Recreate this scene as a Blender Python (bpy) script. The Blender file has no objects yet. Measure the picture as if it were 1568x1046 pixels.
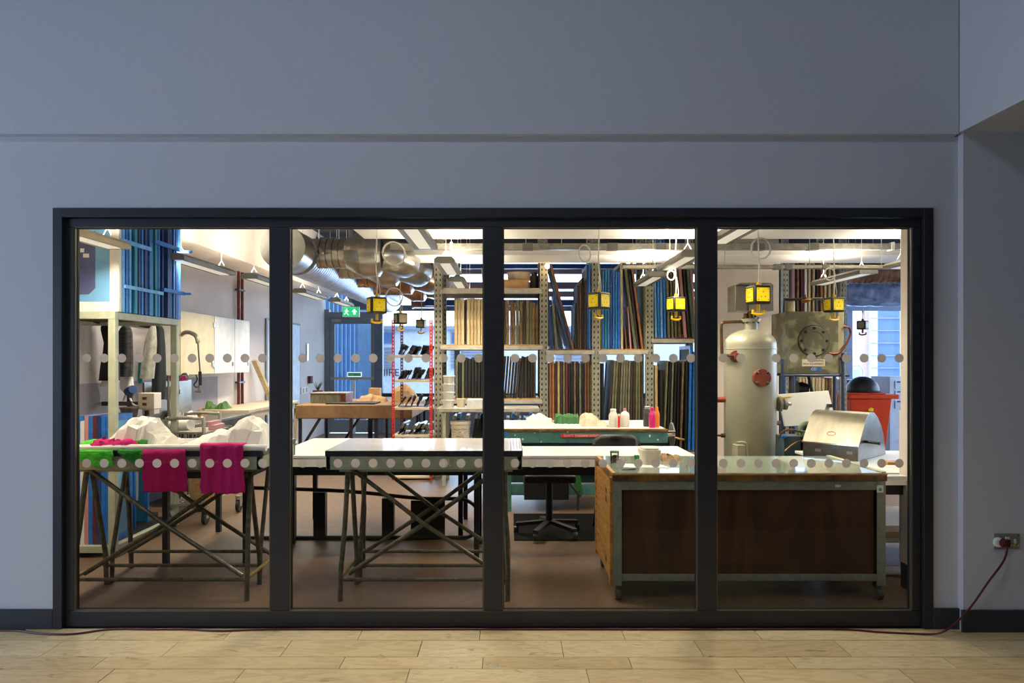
import bpy, math, random
from mathutils import Vector, Matrix, noise
random.seed(7)
sc = bpy.context.scene
COL = sc.collection
PI = math.pi
R = math.radians
# ------------------------------------------------------------------ camera
F, CX, HY, EYE = 1080.0, 780.0, 552.0, 1.52          # focal in px, vanishing point, eye height
cam_d = bpy.data.cameras.new('camera'); cam = bpy.data.objects.new('camera', cam_d); COL.objects.link(cam)
cam.location = (0, 0, EYE); cam.rotation_euler = (R(90), 0, 0)
cam_d.sensor_width = 36; cam_d.lens = F*36/1568
cam_d.shift_x = (784-CX)/1568; cam_d.shift_y = (HY-523)/1568
cam_d.clip_start = .05; cam_d.clip_end = 200
sc.camera = cam
# ------------------------------------------------------------------ world and exposure
w = bpy.data.worlds.new('world'); sc.world = w; w.use_nodes = True
nt = w.node_tree; nt.nodes.clear()
o_ = nt.nodes.new('ShaderNodeOutputWorld'); b_ = nt.nodes.new('ShaderNodeBackground')
tc = nt.nodes.new('ShaderNodeTexCoord'); sx = nt.nodes.new('ShaderNodeSeparateXYZ'); cr = nt.nodes.new('ShaderNodeValToRGB')
nt.links.new(tc.outputs['Generated'], sx.inputs[0]); nt.links.new(sx.outputs['Z'], cr.inputs[0])
cr.color_ramp.elements[0].color = (.82, .89, .97, 1); cr.color_ramp.elements[1].color = (.66, .79, .97, 1)
nt.links.new(cr.outputs[0], b_.inputs['Color']); b_.inputs['Strength'].default_value = 4.2
nt.links.new(b_.outputs[0], o_.inputs[0])
vs = sc.view_settings
vs.view_transform = 'Standard'; vs.look = 'None'; vs.gamma = 1; vs.use_curve_mapping = False; vs.exposure = 0.0
def area(name, loc, rot, sx_, sy_, power, col, spread=180):
    l = bpy.data.lights.new(name, 'AREA'); l.shape = 'RECTANGLE'; l.size = sx_; l.size_y = sy_; l.energy = power; l.color = col
    l.spread = R(spread)
    o = bpy.data.objects.new(name, l); COL.objects.link(o); o.location = loc; o.rotation_euler = rot
    return o
# daylight coming along the corridor from its glazed left end, and the dim corridor ceiling glow
area('corridor_daylight', (-6.9, 1.2, 1.7), (0, R(-90), 0), 2.8, 3.6, 140, (.26, .50, 1.0))
area('corridor_lamp', (-1.0, 0.5, 5.1), (0, 0, 0), 1.4, .8, 60, (.72, .82, 1.0))
# warm corridor downlights over the stone floor
for x_, p_ in ((-2.0, 7), (-.2, 8.5), (1.8, 4.5)): area('corridor_downlight', (x_, 2.35, 4.9), (0, 0, 0), .3, .3, p_, (1.0, .80, .50), 62)
# daylight through the far workshop windows; the last one is added side fill
area('daylight_and_fill', (-0.5, 14.9, 1.9), (R(-90), 0, R(-20)), 3.8, 2.0, 190, (.55, .74, 1.0))
area('daylight_and_fill', (6.2, 14.9, 1.7), (R(-90), 0, 0), 3.2, 2.0, 170, (.40, .60, 1.0))
area('daylight_and_fill', (8.95, 10.4, 1.8), (0, R(90), 0), 2.2, 7.0, 300, (.45, .64, 1.0))
# ------------------------------------------------------------------ helpers
def X(px, Y): return (px-CX)*Y/F
def Z(py, Y): return EYE-(py-HY)*Y/F
def lin(c):
    return tuple((v/255/12.92 if v/255 <= .04045 else ((v/255+.055)/1.055)**2.4) for v in c)
MATS = {}
def M(name, c, rough=.6, metal=0.0, c2=None, scale=8.0, bump=0.0, dist=.5, detail=4, stretch=None, lo=.35, hi=.65, spec=.5, coat=0, c3=None, s3=9, lo3=.60, hi3=.70):
    """procedural material: base colour broken up by noise with a second colour, fine bump"""
    if name in MATS: return MATS[name]
    m = bpy.data.materials.new(name); m.use_nodes = True; n = m.node_tree; L = n.links
    p = n.nodes['Principled BSDF']; p.inputs['Roughness'].default_value = rough; p.inputs['Metallic'].default_value = metal
    p.inputs['Specular IOR Level'].default_value = spec; p.inputs['Coat Weight'].default_value = coat
    a = lin(c); b = lin(c2) if c2 else tuple(v*.86 for v in a)
    t = n.nodes.new('ShaderNodeTexCoord'); mp = n.nodes.new('ShaderNodeMapping'); L.new(t.outputs['Object'], mp.inputs[0])
    if stretch: mp.inputs['Scale'].default_value = stretch
    nz = n.nodes.new('ShaderNodeTexNoise'); nz.inputs['Scale'].default_value = scale; nz.inputs['Detail'].default_value = detail
    nz.inputs['Distortion'].default_value = dist; L.new(mp.outputs[0], nz.inputs['Vector'])
    r = n.nodes.new('ShaderNodeValToRGB'); r.color_ramp.elements[0].position = lo; r.color_ramp.elements[1].position = hi
    r.color_ramp.elements[0].color = (*a, 1); r.color_ramp.elements[1].color = (*b, 1)
    L.new(nz.outputs['Fac'], r.inputs[0]); out = r.outputs[0]
    if c3:                                      # sparse third colour: stains, veins, paint spots
        n3 = n.nodes.new('ShaderNodeTexNoise'); n3.inputs['Scale'].default_value = s3; n3.inputs['Detail'].default_value = 12; n3.inputs['Roughness'].default_value = .68; n3.inputs['Distortion'].default_value = 1.2
        L.new(mp.outputs[0], n3.inputs['Vector']); r3 = n.nodes.new('ShaderNodeMapRange'); r3.inputs[1].default_value = lo3; r3.inputs[2].default_value = hi3
        L.new(n3.outputs['Fac'], r3.inputs[0]); mx = n.nodes.new('ShaderNodeMix'); mx.data_type = 'RGBA'
        L.new(r3.outputs[0], mx.inputs[0]); L.new(out, mx.inputs[6]); mx.inputs[7].default_value = (*lin(c3), 1); out = mx.outputs[2]
    L.new(out, p.inputs['Base Color'])
    if bump:
        bn = n.nodes.new('ShaderNodeBump'); bn.inputs['Strength'].default_value = bump; bn.inputs['Distance'].default_value = .004
        L.new(nz.outputs['Fac'], bn.inputs['Height']); L.new(bn.outputs[0], p.inputs['Normal'])
    MATS[name] = m; return m
def EM(name, c, s):
    if name in MATS: return MATS[name]
    m = bpy.data.materials.new(name); m.use_nodes = True; p = m.node_tree.nodes['Principled BSDF']
    p.inputs['Base Color'].default_value = (*lin(c), 1); p.inputs['Emission Color'].default_value = (*lin(c), 1)
    p.inputs['Emission Strength'].default_value = s; MATS[name] = m; return m
def clear(name, tint, refl=.5, rough=.02, ior=1.45):
    """thin clear sheet: see-through plus a Fresnel reflection"""
    m = bpy.data.materials.new(name); m.use_nodes = True; n = m.node_tree; n.nodes.clear(); L = n.links
    o = n.nodes.new('ShaderNodeOutputMaterial'); mx = n.nodes.new('ShaderNodeMixShader'); tr = n.nodes.new('ShaderNodeBsdfTransparent')
    gl = n.nodes.new('ShaderNodeBsdfGlossy'); fr = n.nodes.new('ShaderNodeFresnel'); mu = n.nodes.new('ShaderNodeMath'); mu.operation = 'MULTIPLY'
    tr.inputs[0].default_value = (*tint, 1); gl.inputs['Roughness'].default_value = rough; fr.inputs[0].default_value = ior
    mu.inputs[1].default_value = refl; L.new(fr.outputs[0], mu.inputs[0]); L.new(mu.outputs[0], mx.inputs[0])
    L.new(tr.outputs[0], mx.inputs[1]); L.new(gl.outputs[0], mx.inputs[2]); L.new(mx.outputs[0], o.inputs[0]); MATS[name] = m; return m
def veil(name, c, thru, back=.5):
    """translucent film or mesh: part see-through, part lit from both sides"""
    m = bpy.data.materials.new(name); m.use_nodes = True; n = m.node_tree; n.nodes.clear(); L = n.links
    o = n.nodes.new('ShaderNodeOutputMaterial'); mx = n.nodes.new('ShaderNodeMixShader'); m2 = n.nodes.new('ShaderNodeMixShader')
    tr = n.nodes.new('ShaderNodeBsdfTransparent'); d = n.nodes.new('ShaderNodeBsdfDiffuse'); t = n.nodes.new('ShaderNodeBsdfTranslucent')
    d.inputs[0].default_value = (*lin(c), 1); t.inputs[0].default_value = (*lin(c), 1); mx.inputs[0].default_value = back
    L.new(d.outputs[0], mx.inputs[1]); L.new(t.outputs[0], mx.inputs[2]); m2.inputs[0].default_value = thru
    L.new(mx.outputs[0], m2.inputs[1]); L.new(tr.outputs[0], m2.inputs[2]); L.new(m2.outputs[0], o.inputs[0]); MATS[name] = m; return m
class MB:
    def __init__(s): s.v = []; s.f = []
    def add(s, vs_, fs): k = len(s.v); s.v += [Vector(q) for q in vs_]; s.f += [tuple(i+k for i in f) for f in fs]; return s
    def box(s, x0, x1, y0, y1, z0, z1):
        if x0 > x1: x0, x1 = x1, x0
        if y0 > y1: y0, y1 = y1, y0
        if z0 > z1: z0, z1 = z1, z0
        return s.add([(x0,y0,z0),(x1,y0,z0),(x1,y1,z0),(x0,y1,z0),(x0,y0,z1),(x1,y0,z1),(x1,y1,z1),(x0,y1,z1)],
              [(0,3,2,1),(4,5,6,7),(0,1,5,4),(1,2,6,5),(2,3,7,6),(3,0,4,7)])
    def hexa(s, p): return s.add(p, [(0,3,2,1),(4,5,6,7),(0,1,5,4),(1,2,6,5),(2,3,7,6),(3,0,4,7)])
    def beam(s, a, b, w_, h_, up=(0,0,1)):
        a = Vector(a); b = Vector(b); d = (b-a).normalized(); u = Vector(up)
        if abs(d.dot(u)) > .98: u = Vector((0,1,0))
        e = d.cross(u).normalized()*w_/2; g = e.cross(d).normalized()*h_/2
        return s.hexa([a-e-g, a+e-g, b+e-g, b-e-g, a-e+g, a+e+g, b+e+g, b-e+g])
    def tube(s, pts, r, seg=8, closed=False, caps=True, rs=None):
        pts = [Vector(p) for p in pts]; n = len(pts); rings = []; ref = None
        for i in range(n):
            if closed: d = pts[(i+1) % n]-pts[i-1]
            else: d = pts[min(i+1, n-1)]-pts[max(i-1, 0)]
            d.normalize()
            if ref is None: ref = Vector((0,0,1)) if abs(d.z) < .9 else Vector((1,0,0))
            u = (ref-d*ref.dot(d))
            if u.length < 1e-4: u = d.orthogonal()
            u.normalize(); ref = u; v = d.cross(u); rr = rs[i] if rs else r
            rings.append([pts[i]+(u*math.cos(2*PI*k/seg)+v*math.sin(2*PI*k/seg))*rr for k in range(seg)])
        k0 = len(s.v); s.v += [q for rg in rings for q in rg]
        m = n if closed else n-1
        for i in range(m):
            j = (i+1) % n
            for k in range(seg):
                s.f.append((k0+i*seg+k, k0+i*seg+(k+1) % seg, k0+j*seg+(k+1) % seg, k0+j*seg+k))
        if caps and not closed:
            s.f.append(tuple(k0+k for k in reversed(range(seg)))); s.f.append(tuple(k0+(n-1)*seg+k for k in range(seg)))
        return s
    def cyl(s, a, b, r0, r1=None, seg=16): return s.tube([a, b], r0, seg, rs=[r0, r0 if r1 is None else r1])
    def lathe(s, prof, c, seg=24, axis='Z'):
        """prof: (radius, height) from the bottom up"""
        k0 = len(s.v); c = Vector(c)
        for r_, h in prof:
            for k in range(seg):
                a = 2*PI*k/seg; p = Vector((r_*math.cos(a), r_*math.sin(a), h))
                if axis == 'Y': p = Vector((p.x, -p.z, p.y))
                if axis == 'X': p = Vector((p.z, p.x, p.y))
                s.v.append(c+p)
        for i in range(len(prof)-1):
            for k in range(seg):
                s.f.append((k0+i*seg+k, k0+i*seg+(k+1) % seg, k0+(i+1)*seg+(k+1) % seg, k0+(i+1)*seg+k))
        s.f.append(tuple(k0+k for k in reversed(range(seg)))); s.f.append(tuple(k0+(len(prof)-1)*seg+k for k in range(seg)))
        return s
    def prism(s, poly, a, b, axis='Y'):
        """poly extruded along an axis from a to b; poly in the other two coordinates"""
        def q(p, t): return {'Y': (p[0], t, p[1]), 'X': (t, p[0], p[1]), 'Z': (p[0], p[1], t)}[axis]
        n = len(poly); s.add([q(p, a) for p in poly]+[q(p, b) for p in poly],
              [tuple(range(n)), tuple(reversed(range(n, 2*n)))]+[(i, i+n, (i+1) % n+n, (i+1) % n) for i in range(n)]); return s
    def grid(s, nu, nv, fn):
        k0 = len(s.v)
        for j in range(nv+1):
            for i in range(nu+1): s.v.append(Vector(fn(i/nu, j/nv)))
        for j in range(nv):
            for i in range(nu):
                a = k0+j*(nu+1)+i; s.f.append((a, a+1, a+nu+2, a+nu+1))
        return s
    def xf(s, mat, k0=0):
        for i in range(k0, len(s.v)): s.v[i] = mat @ s.v[i]
        return s
    def base(s):
        xs = [v.x for v in s.v]; ys = [v.y for v in s.v]; return Vector(((min(xs)+max(xs))/2, (min(ys)+max(ys))/2, min(v.z for v in s.v)))
WO = {}
import bmesh
def mesh_of(name, mb, mat, off, smooth, flat=False):
    me = bpy.data.meshes.new(name); me.from_pydata([v-off for v in mb.v], [], mb.f); me.validate()
    bm_ = bmesh.new(); bm_.from_mesh(me); bmesh.ops.recalc_face_normals(bm_, faces=bm_.faces[:]); bm_.to_mesh(me); bm_.free()
    if mat: me.materials.append(mat if not isinstance(mat, str) else MATS[mat])
    if not flat:
        me.shade_smooth(); me.set_sharp_from_angle(angle=R(smooth))
    return me
def mods(o, bevel, solid):
    if solid:
        m = o.modifiers.new('solidify', 'SOLIDIFY'); m.thickness = solid; m.offset = 0
    if bevel:
        m = o.modifiers.new('bevel', 'BEVEL'); m.width = bevel; m.segments = 2; m.limit_method = 'ANGLE'; m.angle_limit = R(50)
def part(name, mb, mat, parent, label=None, kind=None, smooth=35, bevel=0, solid=0, flat=False):
    off = WO.get(parent.name, Vector((0,0,0))) if parent else Vector((0,0,0))
    o = bpy.data.objects.new(name, mesh_of(name, mb, mat, off, smooth, flat)); COL.objects.link(o)
    if parent: o.parent = parent
    WO[o.name] = off
    if label: o['label'] = label
    if kind: o['kind'] = kind
    mods(o, bevel, solid); return o
def thing(name, label, cat, loc=(0,0,0), group=None, local=False):
    o = bpy.data.objects.new(name, None); COL.objects.link(o); o.location = loc; o.empty_display_size = .1
    o['label'] = label; o['category'] = cat
    if group: o['group'] = group
    WO[o.name] = Vector((0,0,0)) if local else Vector(loc); return o
def one(name, mb, mat, label, cat, group=None, smooth=35, bevel=0, solid=0, flat=False):
    b = mb.base(); o = bpy.data.objects.new(name, mesh_of(name, mb, mat, b, smooth, flat)); COL.objects.link(o); o.location = b
    o['label'] = label; o['category'] = cat; WO[o.name] = b
    if group: o['group'] = group
    mods(o, bevel, solid); return o
def struct(name, mb, mat, parent=None, bevel=0, smooth=35):
    o = part(name, mb, mat, parent, bevel=bevel, smooth=smooth)
    if not parent: o['kind'] = 'structure'
    return o
def sempty(name, loc=(0,0,0)):
    o = bpy.data.objects.new(name, None); COL.objects.link(o); o.location = loc; o['kind'] = 'structure'; WO[o.name] = Vector(loc); return o
def copy_tree(o, parent=None, loc=None, rz=None, label=None, group=None):
    c = o.copy(); COL.objects.link(c)
    if parent: c.parent = parent
    if loc is not None: c.location = loc
    if rz is not None: c.rotation_euler.z = rz
    if label: c['label'] = label
    if group: c['group'] = group
    for ch in o.children: copy_tree(ch, c)
    return c
def text(name, body, size, loc, rot, mat, parent, depth=.0006, align='CENTER', sxx=1.0):
    cu = bpy.data.curves.new(name, 'FONT'); cu.body = body; cu.size = size; cu.extrude = depth; cu.align_x = align; cu.align_y = 'CENTER'; cu.resolution_u = 3
    t = bpy.data.objects.new(name+'_c', cu); COL.objects.link(t)
    me = bpy.data.meshes.new_from_object(t.evaluated_get(bpy.context.evaluated_depsgraph_get()))
    bpy.data.objects.remove(t)
    o = bpy.data.objects.new(name, me); COL.objects.link(o); me.materials.clear(); me.materials.append(MATS[mat] if isinstance(mat, str) else mat)
    off = WO.get(parent.name, Vector()); o.parent = parent; o.location = Vector(loc)-off; o.rotation_euler = rot; o.scale = (sxx, 1, 1)
    WO[o.name] = off; return o
def arc(c, r, a0, a1, n, ax='XZ'):
    out = []
    for i in range(n+1):
        a = R(a0+(a1-a0)*i/n); u, v = r*math.cos(a), r*math.sin(a)
        out.append({'XZ': (c[0]+u, c[1], c[2]+v), 'YZ': (c[0], c[1]+u, c[2]+v), 'XY': (c[0]+u, c[1]+v, c[2])}[ax])
    return out
def smooth_path(pts, n=6):
    pts = [Vector(p) for p in pts]; out = []
    for i in range(len(pts)-1):
        p0 = pts[max(i-1, 0)]; p1 = pts[i]; p2 = pts[i+1]; p3 = pts[min(i+2, len(pts)-1)]
        for k in range(n):
            t = k/n; out.append(.5*((2*p1)+(p2-p0)*t+(2*p0-5*p1+4*p2-p3)*t*t+(3*p1-p0-3*p2+p3)*t**3))
    return out+[pts[-1]]
def rods(name, pts, r, mat, parent, z1=3.75):
    for x_, y_, z_ in pts: part(name, MB().cyl((x_, y_, z_), (x_, y_, z1), r, seg=6), mat, parent)
def ordn(i): return ['first','second','third','fourth','fifth','sixth','seventh','eighth','ninth','tenth','eleventh','twelfth','thirteenth','fourteenth','fifteenth','sixteenth','seventeenth','eighteenth','nineteenth','twentieth'][i]
# ------------------------------------------------------------------ materials
M('corridor_dark', (112,112,114), .9)
M('wall_paint', (196,197,200), .9, bump=.12, scale=120, c2=(190,191,195))
M('shop_cream', (226,214,198), .85, c2=(216,204,190), scale=3)
M('shop_grey', (150,145,152), .8, c2=(140,136,144), scale=5)
M('shop_wall', (208,200,194), .85, c2=(194,186,182), scale=1.2)
M('ceiling_dark', (44,44,50), .9)
M('vinyl', (112,90,68), .45, c2=(98,78,58), scale=14, detail=8, bump=.05)
M('anthracite', (39,39,41), .45, c2=(35,35,38), scale=30)
M('gasket', (12,12,13), .6)
M('bead', (120,112,96), .35, metal=.7)
M('skirting', (46,48,53), .5)
M('stone_bed', (60,54,44), .9)
for k, (a_, b_c) in enumerate([((208,190,148),(182,160,118)), ((212,194,152),(186,164,122)), ((202,182,140),(176,154,114)), ((214,198,158),(190,170,130))]):
    M('stone%d' % k, a_, .34, c2=b_c, scale=5+k, detail=10, dist=1.5, stretch=(1, 3.2, 1), bump=.05, lo=.42, hi=.72, c3=(112,96,66), s3=3.5+k*.7, lo3=.60, hi3=.70)
M('white_raft', (240,236,226), .8, c2=(234,230,220), scale=2)
M('galv', (176,172,158), .4, metal=.55, c2=(150,146,132), scale=18)
M('upright_grey', (170,168,150), .5, metal=.25, c2=(148,146,130), scale=14)
M('shelf_steel', (206,202,188), .45, metal=.3, c2=(180,176,162), scale=10)
M('board_orange', (196,150,86), .6, c2=(160,118,66), scale=12, stretch=(1,6,6))
M('duct', (190,186,174), .28, metal=.8, c2=(160,156,146), scale=6)
M('duct_copper', (182,146,116), .3, metal=.7, c2=(130,100,78), scale=6)
M('duct_flex', (206,208,216), .36, metal=.6, c2=(176,178,188), scale=10)
M('duct_cap', (226,222,206), .6)
M('foil', (160,180,214), .32, metal=.25, c2=(104,124,164), scale=9, bump=.6, detail=6)
M('lamp_housing', (126,124,114), .5, metal=.2)
M('lamp_beige', (176,160,130), .55)
M('cable_white', (226,222,206), .5)
M('yellow', (255,230,16), .45, c2=(248,218,10), scale=20)
M('yellow_hook', (238,190,8), .4)
M('black_rubber', (26,26,24), .5)
M('black', (20,20,20), .5)
M('shade_black', (9,9,9), .95, spec=.1)  # near-black for the floor shade painted under table and chair
M('black_steel', (22,23,25), .4, metal=.3)
M('dark', (32,28,26), .7)
M('bolt', (90,90,86), .35, metal=.8)
M('socket_mark', (170,160,120), .5)
M('green_steel', (156,158,130), .5, c2=(140,143,116), scale=22, lo=.3, hi=.8, c3=(96,92,66), s3=16, lo3=.66, hi3=.7)
M('pale_green', (180,184,158), .5, c2=(166,170,146), scale=16)
M('old_tube', (104,98,76), .42, metal=.35, c2=(70,64,46), scale=26, detail=8, bump=.2, c3=(150,142,112), s3=18, lo3=.64, hi3=.68)
M('old_tube_yellow', (138,122,40), .5, c2=(96,84,50), scale=30, detail=8)
M('black_edge', (24,24,22), .4, c2=(36,35,30), scale=40)
M('table_white', (206,198,190), .2, c2=(198,190,180), scale=3, coat=.3)
M('white_laminate', (222,224,218), .32, c2=(212,214,208), scale=2)
M('white', (232,230,222), .6)
M('fascia_white', (248,246,240), .5)
M('paper', (222,220,212), .85, c2=(226,222,212), scale=9)
M('paper_tan', (206,190,164), .8, c2=(186,168,140), scale=9)
M('magenta', (190,0,102), .9, c2=(172,0,90), scale=60, bump=.3)
M('lime', (70,190,40), .9, c2=(52,164,30), scale=60, bump=.3)
M('green_cloth', (40,140,36), .9, c2=(30,116,28), scale=60, bump=.3)
M('ply', (176,126,50), .5, c2=(136,90,30), scale=5, stretch=(1,1,6), dist=2, bump=.1)
M('ply_dark', (78,42,6), .6, c2=(46,22,2), scale=4, stretch=(1,1,.25), dist=2, detail=6)
M('wood_edge', (142,98,36), .6, c2=(70,46,22), scale=10, detail=8, bump=.3)
M('angle_grey', (132,136,118), .5, metal=.15, c2=(118,122,106), scale=24, detail=8)
M('caster', (66,58,44), .6)
M('red_post', (206,50,40), .45, c2=(186,42,34), scale=20)
M('red_post_dark', (104,34,48), .5)
M('beige_board', (206,192,164), .6)
M('tank', (168,166,142), .38, metal=.15, c2=(158,156,134), scale=4)
M('rust_red', (140,66,46), .6, c2=(120,54,38), scale=20)
M('brass', (140,108,56), .35, metal=.85, c2=(100,76,40), scale=30)
M('pipe_brown', (104,78,52), .4, metal=.7, c2=(80,58,38), scale=30)
M('copper', (126,66,50), .4, metal=.6, c2=(96,48,38), scale=20)
M('stainless', (152,146,130), .36, metal=.85, c2=(136,130,114), scale=4, stretch=(3,1,1))
M('stainless_dark', (120,114,100), .34, metal=.85, c2=(96,90,78), scale=6)
M('chrome', (210,208,200), .15, metal=1.0)
M('mottle', (92,90,68), .5, metal=.25, c2=(138,136,104), scale=7, detail=6, lo=.5, hi=.62)
M('mottle_light', (176,170,132), .5, metal=.2)
M('blue_tube', (44,60,88), .4)
M('teal_press', (74,122,118), .45, c2=(50,88,84), scale=9, detail=8, lo=.5, hi=.75)
M('teal_dark', (40,66,66), .5)
M('grinder', (58,80,88), .5)
M('grinder_green', (112,134,100), .5, c2=(96,116,86), scale=15)
M('red_sign', (206,40,28), .5)
M('bin_red', (236,70,14), .45)
M('brown_wrap', (150,116,78), .7, c2=(128,96,62), scale=6, bump=.2)
M('cardboard', (196,158,112), .85, c2=(176,138,94), scale=9)
M('iron', (50,46,44), .5, metal=.3)
M('maroon', (92,24,40), .6)
M('leaf', (48,70,44), .6)
M('pale_blue_wall', (214,226,238), .85)
M('blue_frame', (92,110,132), .5, c2=(82,100,122), scale=10)
M('steel_frame', (120,132,144), .5)
M('mauve_beam', (140,124,130), .8)
M('fac_white', (226,232,240), .9)
M('fac_blue', (46,88,124), .8, c2=(38,76,110), scale=3)
M('fac_blue2', (84,120,172), .8)
M('fac_pink', (226,190,196), .9)
M('fac_slate', (150,162,184), .9)
M('asphalt', (190,200,212), .8)
M('blue_paint', (34,122,206), .5, c2=(24,96,178), scale=16, detail=6, c3=(120,150,150), s3=14, lo3=.66, hi3=.7)
M('blue_pale', (120,184,244), .5, c2=(90,156,226), scale=14)
M('blue_deep', (24,62,124), .5, c2=(18,48,100), scale=16)
M('teal_frame', (20,120,164), .5, c2=(30,128,140), scale=16)
M('mesh_blue', (116,176,220), .6)
M('stencil', (84,92,138), .6, c2=(74,82,126), scale=4)
M('pale_wood', (200,178,134), .75, c2=(168,142,96), scale=16, detail=8, stretch=(3,3,.6), lo=.4, hi=.6, c3=(90,66,40), s3=22, lo3=.6, hi3=.66)
M('pale_wood2', (216,200,164), .75, c2=(180,156,112), scale=16, detail=8, stretch=(3,3,.6))
M('stained_wood', (128,102,66), .75, c2=(72,54,34), scale=14, detail=8, stretch=(3,3,.8), lo=.4, hi=.6, c3=(190,170,120), s3=20, lo3=.62, hi3=.66)
M('dark_wood', (64,50,36), .75, c2=(36,28,22), scale=14, detail=8, stretch=(3,3,.8))
M('olive_wood', (112,112,72), .75, c2=(84,80,50), scale=14, detail=8, stretch=(3,3,.8))
M('grey_wood', (116,116,92), .75, c2=(84,82,66), scale=14, detail=8, stretch=(3,3,.8))
M('orange_wood', (178,116,72), .75, c2=(146,88,52), scale=14, detail=8, stretch=(3,3,.8))
M('brown_wood', (112,72,44), .75, c2=(84,52,32), scale=14, detail=8, stretch=(3,3,.8))
M('maroon_wood', (96,36,40), .7)
M('pink_wood', (196,140,140), .7)
M('green_wood', (92,120,100), .75, c2=(70,98,80), scale=14)
M('alu', (176,172,160), .4, metal=.6)
M('mesh_dark', (26,24,22), .8)
M('mesh_tan', (92,84,60), .8)
M('coat_black', (22,22,26), .9, c2=(30,30,34), scale=20)
M('coat_grey', (172,170,156), .9, c2=(140,138,126), scale=18)
M('coat_stripe', (56,54,54), .9, c2=(34,33,34), scale=8, stretch=(1,1,8), lo=.45, hi=.55)
M('coat_slate', (34,40,42), .9)
M('teal_cloth', (0,122,122), .9)
M('pink_hot', (236,40,130), .8)
M('tub', (236,222,196), .5)
M('pink_ink', (206,40,110), .4)
M('orange_ink', (232,130,20), .4)
M('grey_ink', (60,58,54), .4)
M('green_print', (40,100,46), .6)
M('green_bag', (70,110,40), .7)
M('white_plastic', (228,226,214), .45)
M('cord_red', (84,22,26), .45)
M('led_green', (30,180,120), .4)
M('marker_yellow', (220,210,70), .5)
M('blue_sticker', (40,100,170), .5)
EM('exit_green', (30,190,120), .9); EM('exit_white', (235,255,245), 1.1)
EM('bulb', (255,214,160), 60)
EM('diffuser', (226,220,204), .55)
clear('glass', (.98,.985,.98), .28)
clear('jar_glass', (.93,.95,.93), 1.0)
M('top_glass', (146,162,144), .1, c2=(138,154,138), scale=3, coat=.6)
clear('far_glass', (.90,.95,1.0), .5)
veil('dot_film', (214,207,197), .14, .62)
veil('mesh_pale', (170,200,220), .35)
# ================================================================== SETTING: corridor
WY = 4.0
wx0, wx1, wz1 = (83-CX)/270, (1427-CX)/270, EYE+(HY-319)/270
b = MB(); b.box(-6.8, wx0, WY, 4.14, 0, 2.79); b.box(wx1, 2.56, WY, 4.14, 0, 2.79); b.box(wx0, wx1, WY, 4.14, wz1, 2.79)
struct('wall_front', b, 'wall_paint')
struct('wall_front_upper', MB().box(-6.8, 2.52, 3.955, 4.14, 2.79, 5.2), 'wall_paint')
struct('wall_front_right', MB().box(2.545, 6.5, 3.955, 4.14, 0, 2.8), 'wall_paint')
struct('trim_1', MB().box(2.525, 6.5, -2.5, 4.14, 2.80, 5.2), 'wall_paint')
struct('wall_right', MB().box(6.5, 6.6, -2.5, 4.14, 0, 2.8), 'corridor_dark')
struct('wall_back', MB().box(-6.8, 6.6, -2.6, -2.5, 0, 5.2), 'corridor_dark')
struct('ceiling', MB().box(-6.8, 2.52, -2.5, 3.955, 5.2, 5.3), 'corridor_dark')
struct('wall_left', MB().box(-6.9, -6.8, -2.5, 4.14, 3.0, 5.3).box(-6.9, -6.8, -2.5, 4.14, 0, .3).box(-6.9, -6.8, -2.6, -.4, .3, 3.0).box(-6.9, -6.8, 2.8, 4.14, .3, 3.0), 'corridor_dark')
fl = struct('floor', MB().box(-6.8, 6.5, -2.5, 4.12, -.06, -.006), 'stone_bed')
# stone planks laid one by one in courses of uneven width
random.seed(3)
rowsY = [4.0, 3.83, 3.615, 3.475, 3.27, 3.08, 2.93, 2.72, 2.5, 2.35, 2.14, 1.95, 1.75]
known = {0: [80, 158, 350, 552, 735, 954, 1160, 1390], 1: [-110, 80, 262, 438, 643, 861, 1070, 1290, 1500], 2: [-60, 152, 524, 739, 965, 1212, 1455]}
for r_ in range(len(rowsY)-1):
    ya, yb = rowsY[r_+1], rowsY[r_]
    if r_ in known: xs = [X(q, (ya+yb)/2) for q in known[r_]]
    else: xs = [-2.4+random.uniform(-.3, .3)]
    while xs[0] > -3.1: xs.insert(0, xs[0]-random.uniform(.6, .95))
    while xs[-1] < 3.5: xs.append(xs[-1]+random.uniform(.6, .95))
    for i in range(len(xs)-1):
        part('stone_plank', MB().box(xs[i]+.0018, xs[i+1]-.0018, ya+.0024, yb-.0024, -.02, random.uniform(-.0005, .0005)), 'stone%d' % random.randrange(4), fl)
struct('baseboard_front_left', MB().box(-6.8, wx0, 3.984, WY, 0, .112), 'skirting', bevel=.003)
struct('baseboard_front_right', MB().box(wx1, 2.545, 3.984, WY, 0, .118), 'skirting', bevel=.003)
struct('baseboard_right', MB().box(2.53, 6.5, 3.938, 3.955, 0, .124), 'skirting', bevel=.003)
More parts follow.
